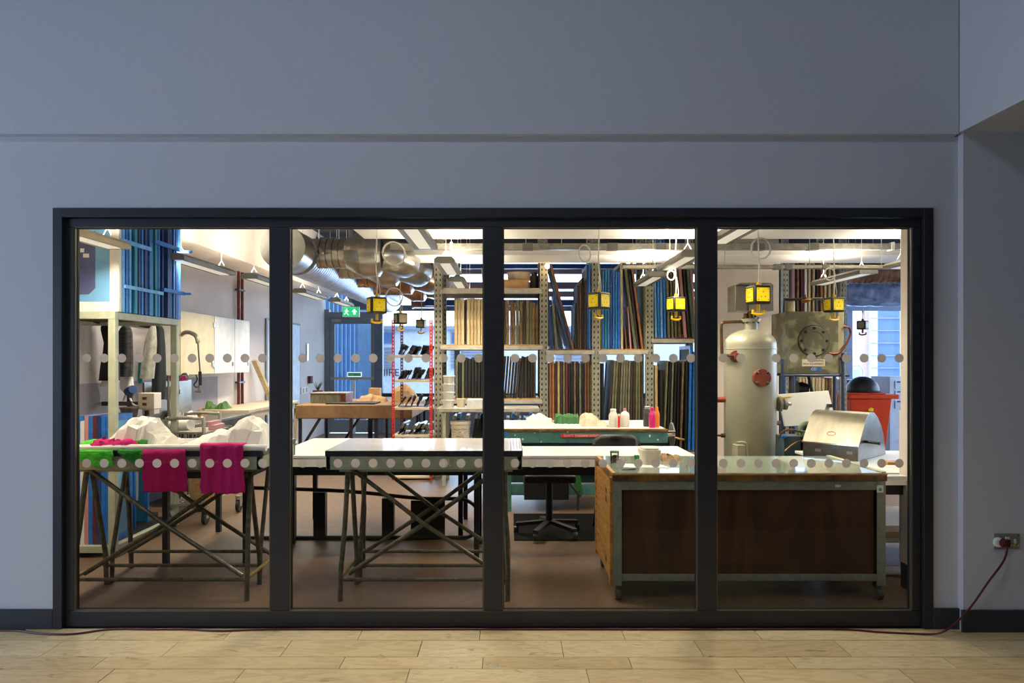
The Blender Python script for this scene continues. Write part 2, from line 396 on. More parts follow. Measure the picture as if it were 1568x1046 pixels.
# ------------------------------------------------------------------ glazed screen
win = sempty('window_1', ((wx0+wx1)/2, WY, 0))
b = MB(); fw = .052
b.box(wx0, wx0+fw, 3.985, 4.14, 0, wz1); b.box(wx1-fw, wx1, 3.985, 4.14, 0, wz1); b.box(wx0+fw, wx1-fw, 3.985, 4.14, wz1-fw, wz1)
part('outer_frame', b, 'anthracite', win, bevel=.002)
panes = [(113.5, 413), (443, 740.5), (770, 1068), (1098, 1397)]
KF = 4.013/F
zt, zb = EYE+(HY-347.5)*KF, EYE-(936-HY)*KF
b = MB(); ix0, ix1 = wx0+fw+.003, wx1-fw-.003
px = [((a-CX)*KF, (c-CX)*KF) for a, c in panes]
b.box(ix0, ix1, 4.012, 4.055, .004, zb); part('bottom_rail', b, 'anthracite', win, bevel=.003)
b = MB(); b.box(ix0, ix1, 4.012, 4.055, zt, wz1-fw-.003); part('top_rail', b, 'anthracite', win, bevel=.003)
for k in range(5):
    xa = ix0 if k == 0 else px[k-1][1]; xb = ix1 if k == 4 else px[k][0]
    part('mullion' if 0 < k < 4 else 'side_stile', MB().box(xa, xb, 4.013, 4.055, zb+.0005, zt-.0005), 'anthracite', win, bevel=.003)
for k, (xa, xb) in enumerate(px):
    b = MB(); t = .004
    for (u0, u1, v0, v1) in ((xa, xa+t, zb, zt), (xb-t, xb, zb, zt), (xa+t, xb-t, zb, zb+t), (xa+t, xb-t, zt-t, zt)):
        b.box(u0, u1, 4.016, 4.036, v0, v1)
    part('glazing_bead', b, 'bead', win)
    b = MB()
    t = .007
    for (u0, u1, v0, v1) in ((xa, xa+t, zb, zt), (xb-t, xb, zb, zt), (xa+t, xb-t, zb, zb+t), (xa+t, xb-t, zt-t, zt)):
        b.box(u0, u1, 4.036, 4.052, v0, v1)
    part('gasket', b, 'gasket', win)
    pn = part('pane', MB().box(xa+.002, xb-.002, 4.044, 4.050, zb+.002, zt-.002), 'glass', win)
    for row, py in ((0, 548.5), (1, 709.5)):
        n0 = {0: 132.5, 1: 463.5, 2: 788.5, 3: 1107.5}[k]
        for i in range(11):
            q = n0+i*26.95; 
            if q > panes[k][1]-4 or (k == 3 and i == 2 and row == 0): continue
            cx, cz = (q-CX)*4.043/F, Z(py, 4.043)
            part('manifestation_dot', MB().lathe([(.0255, 0), (.0255, .0009)], (cx, 4.0439, cz), 22, 'Y'), 'dot_film', pn)
# ================================================================== SETTING: workshop shell
struct('floor', MB().box(-3.85, 9.0, 4.12, 14.7, -.06, 0), 'vinyl')
lw = sempty('wall_left', (-3.85, 9, 0))
part('painted_wall', MB().box(-4.0, -3.85, 4.14, 14.7, 0, 3.9), 'shop_wall', lw)
part('grey_dado', MB().box(-3.85, -3.846, 4.14, 9.3, 0, 1.31), 'shop_grey', lw)
struct('trim_2', MB().box(-3.85, -3.35, 4.14, 13.8, 2.77, 3.9), 'shop_cream')          # bulkhead over the left wall
struct('wall_right_far', MB().box(9.0, 9.1, 4.14, 7.0, 0, 3.9).box(9.0, 9.1, 7.0, 14.7, 0, .7).box(9.0, 9.1, 7.0, 14.7, 2.9, 3.9), 'shop_cream')
w3 = sempty('added_window', (9, 12.3, .7))  # unseen window added so side fill reaches the foil duct and bin
for y_ in (7.0, 8.5, 10.0, 11.5, 13.0, 14.5): part('mullion', MB().box(9.0, 9.1, y_, y_+.1, .7, 2.9), 'blue_frame', w3)
part('pane', MB().box(9.04, 9.05, 7.1, 14.5, .7, 2.9), 'far_glass', w3)
struct('ceiling', MB().box(-4.0, 9.0, 4.14, 14.8, 3.75, 3.85), 'ceiling_dark')
struct('trim_3', MB().box(2.44, 3.42, 8.95, 9.12, 0, 3.75), 'shop_cream')               # pier behind the pressure vessel
struct('trim_4', MB().box(wx1, 9.0, 4.141, 4.2, 0, 3.75), 'shop_cream')
struct('trim_5', MB().box(-3.85, wx0, 4.141, 4.2, 0, 3.75), 'shop_cream')
struct('trim_6', MB().box(wx0, wx1, 4.141, 4.2, wz1, 3.75), 'shop_cream')
col = sempty('trim_7', (2.6, 4.6, 0))
part('column_shaft', MB().box(X(1379, 4.75), 2.86, 4.5, 4.75, X(0,0)*0+1.19, 3.74), 'shop_cream', col)
part('column_casing', MB().box(X(1376.5, 4.75), 2.88, 4.47, 4.75, .17, 1.19), 'shop_cream', col, bevel=.004)
part('column_base', MB().box(X(1379, 4.75), 2.87, 4.45, 4.75, 0, .17), 'black', col)
# dark beams and pipes under the ceiling
for i, (y_, z_, h_) in enumerate(((6.4, 3.4, .25), (9.6, 3.42, .22), (12.2, 3.4, .25))):
    struct('trim_%d' % (8+i), MB().box(-3.35, 9, y_, y_+.18, z_, z_+h_), 'ceiling_dark')
# far glazed wall: frame members, door, sill
FY = 14.7
def fx(p): return X(p, FY)
def fz(p): return Z(p, FY)
struct('wall_far_sill', MB().box(fx(585), 9, FY, FY+.15, 0, fz(606)), 'steel_frame')
struct('wall_far_head', MB().box(-3.85, 9, FY, FY+.15, fz(384), 3.9), 'ceiling_dark')
struct('wall_far_panel', MB().box(-3.35, fx(585), FY-.02, FY+.15, fz(474), fz(384)), 'blue_frame')
w2 = sempty('window_2', (2, FY, 0))
b = MB()
for p in (668, 775, 905, 1010, 1120, 1240): b.box(fx(p)-.05, fx(p)+.05, FY, FY+.12, fz(606), fz(384))
part('mullions_hidden_row', b, 'steel_frame', w2) if False else None
for p in (700, 905, 1120, 1240, 1301, 1500): part('mullion', MB().box(fx(p)-.06, fx(p)+.06, FY, FY+.12, fz(606), fz(384)), 'blue_frame', w2)
for z_, h_ in ((fz(476), .12), (fz(440), .07), (fz(419), .09)): part('transom', MB().box(fx(586), 9, FY-.01, FY+.13, z_, z_+h_), 'blue_frame', w2)
part('sill_cap', MB().box(fx(586), 9, FY-.12, FY+.02, fz(609), fz(602)), 'iron', w2)
part('pane', MB().box(fx(587), 9, FY+.05, FY+.06, fz(605), fz(385)), 'far_glass', w2)
# louvred shade beams in front of the far glazing, seen between the racks
for i, (p0, p1, y_) in enumerate(((404, 411, 12.6), (411, 419, 13.2), (432, 442, 12.9), (446, 454, 12.4), (459, 468, 13.4))):
    struct('trim_%d' % (12+i), MB().box(X(650, y_), 7.5, y_, y_+.12, Z(p1, y_), Z(p0, y_)), 'mauve_beam' if i in (1, 2, 3) else 'blue_deep')
d1 = sempty('door_1', (fx(540), FY, 0))
part('door_post', MB().box(fx(497), fx(504), FY-.02, FY+.13, 0, fz(474)), 'steel_frame', d1)
part('door_post', MB().box(fx(574), fx(586), FY-.04, FY+.13, 0, fz(474)), 'blue_frame', d1)
part('head_rail', MB().box(fx(504), fx(574), FY-.02, FY+.13, fz(486), fz(478)), 'steel_frame', d1)
lf = part('door_leaf', MB().box(fx(504), fx(512), FY+.01, FY+.07, .02, fz(486)).box(fx(568), fx(574), FY+.01, FY+.07, .02, fz(486)).box(fx(512), fx(568), FY+.01, FY+.07, fz(496), fz(486)).box(fx(512), fx(568), FY+.01, FY+.07, .02, .28), 'steel_frame', d1)
part('pane', MB().box(fx(512), fx(568), FY+.035, FY+.043, .28, fz(496)), 'far_glass', lf)
part('push_bar', MB().box(fx(507), fx(573), FY-.05, FY-.01, fz(581.5), fz(577.5)), 'galv', lf)
part('door_closer', MB().box(fx(509), fx(522), FY-.05, FY+.0, fz(493), fz(489)), 'galv', lf)
sg = part('door_sign', MB().box(fx(532), fx(554), FY-.012, FY-.002, fz(577), fz(570)), 'exit_white', lf)
part('sign_panel', MB().box(fx(533), fx(553), FY-.016, FY-.012, fz(576), fz(571)), 'led_green', lf)
text('sign_text', 'PUSH BAR TO OPEN', .03, (fx(543), FY-.0175, fz(573.5)), (R(90), 0, 0), 'white', lf)
part('door_stop_post', MB().box(fx(539.5), fx(545), FY-.08, FY-.03, 0, fz(581.5)), 'pale_blue_wall', d1)
# pale bright stretch of the left wall near the far door, with board and sockets
pb = thing('notice_board', 'pale framed board on the blue-lit left wall beyond the duct', 'board', (-3.84, 12.1, 1.3))
part('frame', MB().box(-3.846, -3.82, 11.1, 12.9, Z(650, 12), Z(492, 12)), 'steel_frame', pb, bevel=.006)
part('panel', MB().box(-3.82, -3.815, 11.15, 12.85, Z(646, 12), Z(495, 12)), 'pale_blue_wall', pb)
so = thing('wall_socket', 'pair of white sockets low on the left wall near the far door', 'socket', (-3.84, 13.2, 1.0))
part('plate', MB().box(-3.846, -3.83, 13.0, 13.4, .90, 1.02), 'white_plastic', so)
for y_ in (13.08, 13.28): part('outlet', MB().box(-3.831, -3.824, y_, y_+.07, .92, 1.0), 'socket_mark', so)
bx = one('call_point', MB().box(-3.846, -3.79, 13.45, 13.6, 1.08, 1.22), 'maroon', 'small dark red call point on the left wall near the door', 'call point')
bar = thing('bar_light', 'slim glowing white strip upright on the far left wall', 'light', (-3.846, 13.0, 1.5))
part('housing', MB().box(-3.846, -3.83, 13.35, 13.45, 1.5, 1.85), 'white_plastic', bar); part('tube', MB().box(-3.83, -3.822, 13.37, 13.43, 1.52, 1.83), 'exit_white', bar)
# exit sign
ex = thing('exit_sign', 'lit green and white exit sign hanging before the far door', 'sign', (X(537, 12), 12, Z(478, 12)))
x0, x1, z0, z1 = X(525, 12), X(549, 12), Z(484.5, 12), Z(470.5, 12)
part('case', MB().box(x0-.01, x1+.01, 12.004, 12.05, z0-.01, z1+.01), 'white_plastic', ex)
part('green_face', MB().box(x0, x1, 12.0, 12.004, z0, z1), 'exit_green', ex)
b = MB(); cx_, cz_ = x0+.065, (z0+z1)/2
b.lathe([(.013, 0), (.013, .002)], (cx_, 11.998, cz_+.042), 12, 'Y'); b.beam((cx_, 11.999, cz_+.03), (cx_-.008, 11.999, cz_-.012), .024, .002, up=(0,1,0))
b.beam((cx_-.008, 11.999, cz_-.01), (cx_+.03, 11.999, cz_-.055), .012, .002, up=(0,1,0)); b.beam((cx_-.008, 11.999, cz_-.01), (cx_-.04, 11.999, cz_-.045), .012, .002, up=(0,1,0))
b.beam((cx_, 11.999, cz_+.022), (cx_+.035, 11.999, cz_+.005), .009, .002, up=(0,1,0)); b.beam((cx_, 11.999, cz_+.022), (cx_-.035, 11.999, cz_+.012), .009, .002, up=(0,1,0))
part('running_figure', b, 'exit_white', ex)
b = MB(); ax = x1-.07; b.prism([(ax-.045, cz_), (ax, cz_+.05), (ax+.045, cz_), (ax+.02, cz_), (ax+.02, cz_-.045), (ax-.02, cz_-.045), (ax-.02, cz_)], 11.998, 12.0)
part('arrow', b, 'exit_white', ex)
part('hanger', MB().box(x0+.1, x1-.1, 12.015, 12.035, z1+.01, z1+.06).cyl((x1-.12, 12.025, z1+.06), (x1-.12, 12.025, 3.75), .006, seg=6).cyl((x0+.12, 12.025, z1+.06), (x0+.12, 12.025, 3.75), .006, seg=6), 'lamp_housing', ex)
# ================================================================== outside the far glazing
struct('ground', MB().box(-30, 40, 14.85, 60, -.2, -.05), 'asphalt')
OY = 19.0
def ox(p): return X(p, OY)
def oz(p): return Z(p, OY)
g = thing('blue_building', 'blue corrugated wall seen through the glazed far door', 'building', (ox(530), OY, 0))
part('wall', MB().box(ox(460), ox(563), OY-1.2, OY+1, -.05, 5), 'fac_blue', g)
for p in range(468, 560, 6): part('rib', MB().box(ox(p)-.01, ox(p)+.02, OY-1.22, OY-1.2, -.05, 5), 'fac_blue2', g)
g = thing('white_building', 'white rendered shop building across the street beyond the far windows', 'building', (ox(650), OY+2, 0))
BY = OY+2
def bx_(p): return X(p, BY)
def bz_(p): return Z(p, BY)
part('wall', MB().box(bx_(540), bx_(1180), BY, BY+2, -.05, bz_(498)), 'fac_white', g)
part('fascia', MB().box(bx_(545), bx_(1170), BY-.15, BY, bz_(505), bz_(500)), 'fac_slate', g)
for p0, p1 in ((546, 572), (578, 603), (690, 750), (850, 900)):
    wd = part('window', MB().box(bx_(p0), bx_(p1), BY-.05, BY+.0, bz_(526), bz_(509)), 'fac_slate', g); part('glazing', MB().box(bx_(p0)+.05, bx_(p1)-.05, BY-.07, BY-.05, bz_(525), bz_(510)), 'fac_blue2', wd)
    for q in range(0, 7): part('louvre', MB().box(bx_(p0), bx_(p1), BY-.08, BY-.01, bz_(532+q*5)-.03, bz_(532+q*5)), 'fac_slate', g)
text('shop_lettering', 'ARCO', .30, (bx_(566), BY-.06, bz_(571)), (R(90), 0, 0), 'iron', g)
text('shop_lettering', 'HIRE', .30, (bx_(596), BY-.06, bz_(571)), (R(90), 0, 0), 'iron', g)
g = thing('pink_building', 'pale pink house front with blue shutters beyond the right-hand windows', 'building', (ox(1340), OY, 0))
part('wall', MB().box(ox(1180), ox(1332), OY, OY+1, -.05, 6), 'fac_pink', g)
part('pilaster', MB().box(ox(1330), ox(1341), OY-.1, OY+1, -.05, 6), 'fac_white', g)
part('shutter', MB().box(ox(1341), ox(1376), OY-.06, OY+1, -.05, 6), 'fac_blue2', g)
part('side_wall', MB().box(ox(1376), ox(1600), OY, OY+1, -.05, 6), 'fac_white', g)
for q in range(487, 600, 19): part('course_line', MB().box(ox(1331), ox(1376), OY-.13, OY-.05, oz(q)-.02, oz(q)), 'fac_slate', g)
g = thing('garden_chair', 'white moulded plastic chair standing outside the right windows', 'chair', (X(1320, 16), 16, 0))
yc = 16.0; xa, xb = X(1309, yc), X(1332, yc); zt_ = Z(560, yc); zs = .43
part('backrest', MB().tube([(xa, yc+.25, zs), (xa+.01, yc+.3, zt_-.08), (xa+.08, yc+.32, zt_), (xb-.08, yc+.32, zt_), (xb-.01, yc+.3, zt_-.08), (xb, yc+.25, zs)], .022, 8), 'fac_white', g)
part('back_slat', MB().box(xa+.08, xb-.08, yc+.28, yc+.3, zs+.05, zt_-.1), 'fac_white', g)
part('seat', MB().box(xa, xb, yc-.22, yc+.26, zs-.03, zs), 'fac_white', g)
for u in (xa, xb-.04):
    for v in (yc-.2, yc+.22): part('leg', MB().box(u, u+.04, v, v+.04, -.05, zs-.03), 'fac_white', g)
# ================================================================== CEILING SERVICES
for nm, y0_, y1_, xl, lab in (('first', 5.9, 7.14, -1.47, 'long white ceiling raft nearest the window, its lit underside in view'), ('second', 8.25, 8.91, -1.36, 'long white ceiling raft farther in, just before the tall racks')):
    t_ = thing('ceiling_raft', lab, 'ceiling raft', (1.5, y0_, 2.75))
    part('panel', MB().box(xl, 5.2, y0_, y1_, 2.75, 2.82), 'white_raft', t_, bevel=.006)
    rods('hanging_wire', [(x_, (y0_+y1_)/2, 2.82) for x_ in (-1.1, .2, 1.5, 2.8, 4.1)], .004, 'cable_white', t_)
tk = thing('cable_trunking', 'pale grey cable trunking running across between the two ceiling rafts', 'cable trunking', (1.4, 7.65, 2.72))
part('channel', MB().box(X(598, 7.65), 5.0, 7.62, 7.70, Z(382, 7.62), Z(372.5, 7.62)), 'galv', tk, bevel=.003)
for p in (808, 938, 1012, 1163, 1246): part('joint_cover', MB().box(X(p-8, 7.62), X(p+8, 7.62), 7.612, 7.705, Z(382.6, 7.62), Z(372, 7.62)), 'lamp_housing', tk)
for p in (691, 1367): part('clamp', MB().box(X(p-2, 7.62), X(p+2, 7.62), 7.605, 7.71, Z(383, 7.62), Z(371, 7.62)), 'white_plastic', tk)
for p in (650, 860, 1090, 1300): part('hanging_rod', MB().cyl((X(p, 7.65), 7.66, Z(372, 7.62)), (X(p, 7.65), 7.66, 3.75), .005, seg=6), 'galv', tk)
tk = thing('lighting_track', 'pale tubular track hanging below the second raft, across right panes', 'track', (3, 7.3, 2.48))
zz = Z(409, 7.3)
part('tube', MB().box(X(953, 7.3), X(1378, 7.3), 7.28, 7.33, zz-.02, zz+.022), 'galv', tk, bevel=.008)
part('end_cap', MB().box(X(951.5, 7.3), X(954, 7.3), 7.274, 7.336, zz-.026, zz+.028), 'lamp_housing', tk)
for p in (1008, 1189, 1206, 1262): part('coupler', MB().box(X(p-4, 7.3), X(p+6, 7.3), 7.27, 7.34, zz-.026, zz+.028), 'lamp_housing', tk)
for p in (1000, 1110, 1240, 1350): part('hanging_rod', MB().cyl((X(p, 7.3), 7.305, zz+.02), (X(p, 7.3), 7.305, 3.75), .004, seg=6), 'galv', tk)
# ---- big extract duct down the left with branches
dx, dz = -2.36, 2.70
dk = thing('extract_duct', 'wide ribbed silver extract duct with a cream round end cap', 'duct', (dx, 7.3, dz))
b = MB(); prof = []; y_ = 0
b.lathe([(.226, 0), (.231, .004), (.231, .36), (.236, .36), (.236, .38), (.228, .385)], (dx, 7.72, dz), 36, 'Y')
b.xf(Matrix.Identity(4)); part('spiral_collar', b, 'duct', dk)
b = MB(); pr = []
for i in range(76): pr += [(.214, i*.08), (.214, i*.08+.016), (.236, i*.08+.02), (.238, i*.08+.05), (.236, i*.08+.076)]
L_ = 13.9-7.72
k0 = 0; seg = 36
b.lathe([(r_, h_) for r_, h_ in pr if h_ < L_], (dx, 7.72+L_, dz), seg, 'Y')
part('ribbed_tube', b, 'duct_flex', dk)
part('end_cap', MB().lathe([(.236, 0), (.236, .012), (.228, .016)], (dx, 7.345, dz), 40, 'Y'), 'duct_cap', dk)
for i, y_ in enumerate((8.0, 9.0, 10.1, 11.3)):
    t_ = part('branch', MB(), 'duct', dk) if False else None
    xs0 = dx+.1; xe = -1.84+.04*i; zc = 2.73
    pr = []; n = 6; L_ = xe-xs0
    for k in range(n): pr += [(.152, k*L_/n), (.152, k*L_/n+.008), (.168, k*L_/n+.010), (.168, (k+1)*L_/n-.003)]
    pr += [(.165, L_)]
    mt = 'duct' if i < 2 else 'duct_copper'
    br = part('branch', MB().lathe(pr, (xs0, y_, zc), 28, 'X'), mt, dk)
    part('reducer_cone', MB().lathe([(.168, 0), (.262, .17), (.262, .175), (.268, .18), (.268, .2), (.262, .2), (.262, .36), (.2, .4)], (xe, y_, zc), 28, 'X'), mt, br)
    part('access_flap', MB().lathe([(.0, 0), (.042, .0), (.042, .02), (.034, .03)], (xe-.26, y_-.15, zc), 18, 'Y'), 'chrome', br) if i == 0 else None
    b = MB(); px0 = xe+.4
    b.tube([(px0-.05, y_+.04, zc), (px0+.06, y_+.10, zc-.0), (px0+.14, y_+.25, zc-.02), (px0+.17, y_+.5, zc-.02)], .19, 22, rs=[.2, .2, .2, .2])
    part('elbow', b, mt, br)
rods('hanging_rod', [(dx+s_, y_, dz+.1) for y_ in (8.5, 9.5, 10.6, 12) for s_ in (-.2, .2)], .006, 'galv', dk)
# extract fan drums and round ducts beyond
for i, (p, q, y_, r_, m_) in enumerate(((645, 420, 12.1, .24, 'duct'), (670, 427, 12.9, .20, 'duct_copper'), (651, 458, 13.7, .18, 'duct_copper'))):
    x_, z_ = X(p, y_), Z(q, y_); t_ = thing('fan_drum', ['dull metal fan drum beyond the first duct branches', 'copper-toned fan drum beside the first rack upright', 'small copper-toned fan drum over the red shelving'][i], 'fan', (x_, y_, z_-r_))
    part('drum', MB().lathe([(r_, -.25), (r_+.01, -.25), (r_+.01, -.22), (r_, -.22), (r_, .2), (r_+.01, .2), (r_+.01, .23), (r_*.8, .23)], (x_, y_, z_), 24, 'X'), m_, t_)
    part('hanger', MB().cyl((x_, y_, z_+r_), (x_, y_, 3.75), .006, seg=6), 'galv', t_)
t_ = thing('foil_duct', 'crumpled silver-blue foil duct at upper right before the windows', 'duct', (5.6, 10.2, 2.5))
def foil(u, v):
    a = u*2*PI; xx = 4.75+v*3.2; r_ = .30+.028*noise.noise(Vector((xx*5, math.cos(a)*3, math.sin(a)*3)))+.02*noise.noise(Vector((xx*14, a*2, 3)))
    return (xx, 10.6-.25*v+r_*math.cos(a), 2.58-.05*v+r_*.8*math.sin(a))
part('crumpled_sleeve', MB().grid(28, 60, foil), 'foil', t_)
rods('hanger', [(5.2, 10.6, 2.7), (6.8, 10.5, 2.7)], .006, 'galv', t_)
t_ = thing('brown_duct', 'brownish ribbed round duct just under the rafts at upper right', 'duct', (5, 9.6, 2.75))
pr = []
for i in range(40): pr += [(.15, i*.075), (.158, i*.075+.02), (.15, i*.075+.06)]
part('ribbed_tube', MB().lathe(pr, (4.55, 9.7, Z(417, 9.7)), 24, 'X'), 'duct_copper', t_)
part('collar', MB().lathe([(.17, 0), (.17, .16)], (4.5, 9.7, Z(417, 9.7)), 24, 'X'), 'duct', t_)
part('hanger', MB().cyl((5.0, 9.7, Z(417, 9.7)+.14), (5.0, 9.7, 3.75), .006, seg=6), 'galv', t_)
# ---- pendant luminaires
LZ = 2.42
def luminaire(x, y0, y1, lab, mat='lamp_housing', power=(27, 26), LZ=2.42):
    t_ = thing('pendant_luminaire', lab, 'ceiling light', (x, (y0+y1)/2, LZ))
    L_ = y1-y0; w_ = .095
    b = MB(); b.prism([(x-w_, LZ+.012), (x-w_, LZ+.035), (x-w_*.72, LZ+.06), (x+w_*.72, LZ+.06), (x+w_, LZ+.035), (x+w_, LZ+.012)], y0, y1)
    part('housing', b, mat, t_)
    part('diffuser', MB().box(x-w_*.5, x+w_*.5, y0+.06, y1-.06, LZ, LZ+.012), 'diffuser', t_)
    b = MB(); b.box(x-w_, x-w_*.5, y0, y1, LZ+.003, LZ+.012); b.box(x+w_*.5, x+w_, y0, y1, LZ+.003, LZ+.012); b.box(x-w_*.5, x+w_*.5, y0, y0+.06, LZ+.003, LZ+.012); b.box(x-w_*.5, x+w_*.5, y1-.06, y1, LZ+.003, LZ+.012)
    part('rim', b, mat, t_)
    for yy in (y0+.15, y1-.15):
        b = MB(); b.cyl((x, yy, LZ+.14), (x, yy, 3.75), .0022, seg=5)
        b.cyl((x, yy, LZ+.14), (x-.05, yy, LZ+.055), .0022, seg=5); b.cyl((x, yy, LZ+.14), (x+.05, yy, LZ+.055), .0022, seg=5)
        part('hanging_wire', b, 'cable_white', t_)
    wc = (1.0, .88, .71)
    if power[0]: area('downlight', (x, (y0+y1)/2, LZ-.004), (0, 0, 0), .09, L_-.2, power[0], wc, 140)
    if power[1]: area('uplight', (x, (y0+y1)/2, LZ+.09), (PI, 0, 0), .09, L_-.2, power[1], wc, 170)
luminaire(-2.97, 4.3, 5.36, 'beige linear pendant light crossing the blue screen rack at far left', 'lamp_beige', power=(20, 20), LZ=2.36)
luminaire(-3.0, 6.3, 7.5, 'grey linear pendant light over the coats and sink, left pane')
luminaire(-2.86, 7.75, 8.95, 'grey linear pendant light cut by the first mullion near duct cap')
luminaire(-2.8, 9.4, 10.5, 'grey linear pendant light under the ribbed duct by the pale wall')
luminaire(-2.68, 10.8, 11.75, 'farthest grey pendant light beside the green exit sign')
luminaire(-.68, 4.75, 5.75, 'nearest pendant light over the plain white-topped trestle table', power=(22, 34))
luminaire(-.60, 6.5, 7.45, 'short grey pendant light hanging before the first rack upright', power=(26, 34))
luminaire(-.60, 8.05, 8.85, 'pendant light with warm end face right of the first rack upright')
luminaire(-.62, 10.1, 11.2, 'small distant pendant light above the pale wooden frames')
luminaire(1.62, 4.76, 5.5, 'nearest pendant light over the plan chest at top of right pane', power=(18, 34))
luminaire(1.58, 6.1, 7.1, 'grey pendant light in front of the light blue tall frames', power=(26, 34))
luminaire(1.6, 7.6, 8.6, 'lower grey pendant light ending over the leaning brown frames')
luminaire(3.72, 7.3, 8.5, 'long grey pendant light over the mottled steel cabinet')
luminaire(3.8, 5.8, 7.0, 'grey pendant light at the right edge above the stainless hood', power=(26, 34))
# fill battens added out of view above the head of the glazed screen
for i, x_ in enumerate((-2.0, -.7, .6, 1.7)):
    y0 = 4.98; t_ = thing('fill_batten', 'unseen fill batten added above head height inside the glass, %s from left' % ordn(i), 'ceiling light', (x_, y0, 2.6))
    part('housing', MB().box(x_-.5, x_+.5, y0-.06, y0+.06, 2.62, 2.70), 'lamp_housing', t_); part('diffuser', MB().box(x_-.48, x_+.48, y0-.045, y0+.045, 2.605, 2.62), 'diffuser', t_)
    rods('hanging_wire', [(x_-.4, y0, 2.70), (x_+.4, y0, 2.70)], .004, 'cable_white', t_)
    area('batten_fill', (x_, y0, 2.60), (0, 0, 0), .9, .08, (9, 9, 9, 4)[i], (1.0, .84, .60), 160)
# ---- halogen spots
for p, q, y_, lab in ((631, 409, 8.98, 'small glaring warm spotlight over the fan drums'), (838, 408, 8.98, 'small glaring warm spotlight at head of the second rack upright')):
    x_, z_ = X(p, y_), Z(q, y_); t_ = thing('spotlight', lab, 'spotlight', (x_, y_, z_))
    part('holder', MB().cyl((x_, y_, z_+.03), (x_, y_, z_+.1), .03, seg=12).cyl((x_, y_, z_+.1), (x_, y_, 3.75), .005, seg=6), 'lamp_housing', t_)
    part('lamp', MB().lathe([(.008, -.03), (.024, -.018), (.03, 0), (.024, .02), (.012, .03)], (x_, y_, z_), 14), 'bulb', t_)
# ---- yellow hanging power cubes
def cube(p, q, y_, s, yaw, ztop, lab, mat='yellow', loop=None, hook='yellow_hook'):
    x_, z_ = X(p, y_), Z(q, y_)
    t_ = thing('power_cube', lab, 'power cube', (x_, y_, z_), 'hanging cube power outlets', local=True); t_.rotation_euler.z = yaw
    h = s/2
    o = part('body', MB().box(-h, h, -h, h, -h, h), 'black_rubber', t_, bevel=s*.09)
    for k in range(4):
        mt = Matrix.Rotation(k*PI/2, 4, 'Z'); b = MB().box(-h*.72, h*.72, -h-.003, -h+.002, -h*.72, h*.72); b.xf(mt)
        fp = part('face_plate', b, mat, t_)
        b = MB()
        for u, v in ((0, .02), (-.13*s/.15*.13, -.018), (.13*s/.15*.13, -.018)): b.box(u-.005, u+.005, -h-.004, -h-.003, v-.006, v+.006)
        b.xf(mt); part('outlet_pins', b, 'socket_mark', fp)
        b = MB()
        for u in (-.56, .56):
            for v in (-.56, .56): b.lathe([(.004, -.0), (.004, .002)], (u*h, -h-.004, v*h), 8, 'Y')
        b.xf(mt); part('screws', b, 'black', fp)
    b = MB().cyl((0, 0, -h), (0, 0, -h-.055), .014, seg=10)
    b.tube([(-.045, 0, -h-.045), (-.05, 0, -h-.07), (-.02, 0, -h-.08), (.02, 0, -h-.08), (.05, 0, -h-.07), (.045, 0, -h-.045)], .011, 8)
    part('hook', b, hook, t_)
    part('neck', MB().cyl((0, 0, h), (0, 0, h+.03), .016, seg=10), hook, t_)
    b = MB().tube(smooth_path([(0, 0, h+.03), (.006, 0, h+.15), (-.006, 0, (ztop-z_)*.5), (.004, 0, ztop-z_)], 5), .0055, 7)
    b.tube(smooth_path([(.02, 0, h), (.03, 0, h+.06), (.006, 0, h+.2)], 4), .004, 6)
    if loop:
        cx_, cz_, rr = X(loop[0], y_), Z(loop[1], y_), loop[2]*y_/F
        for o2 in (0, .012): b.tube([(cx_+rr*math.cos(2*PI*k/20)-x_+o2, .01+o2, cz_+rr*math.sin(2*PI*k/20)-z_) for k in range(20)], .006, 6, closed=True)
    part('cord', b, 'cable_white', t_)
cube(577, 468, 6.5, .155, R(27), 2.75, 'bright yellow power cube near the exit sign, its side face in view', loop=(604, 386, 18))
cube(613, 488, 9.0, .14, R(36), 2.56, 'dull yellow power cube in front of the left red shelf post', loop=(603, 455, 14), mat='socket_mark')
cube(645, 496, 10.8, .13, R(-13), 3.75, 'smallest dull yellow power cube hanging inside the red shelving', mat='socket_mark')
cube(917, 461, 6.3, .15, R(42), 2.75, 'power cube turned corner-on before the blue frames', loop=(887, 391, 13))
cube(1035, 466, 6.9, .14, R(22), 2.75, 'power cube hanging before the pinkish grey frames, second bay from pier', loop=(1027, 422, 7))
cube(1161, 452, 5.7, .15, R(10), 3.75, 'biggest yellow power cube hanging over the pressure vessel', loop=(1166, 380, 16))
cube(1277, 467, 7.2, .15, R(10), 3.75, 'power cube partly sunk behind the mottled cabinet top edge', loop=(1270, 420, 9))
cube(1321, 498, 10.6, .13, R(-50), 2.42, 'small dark power cube before the pink house at right', mat='socket_mark', hook='copper')
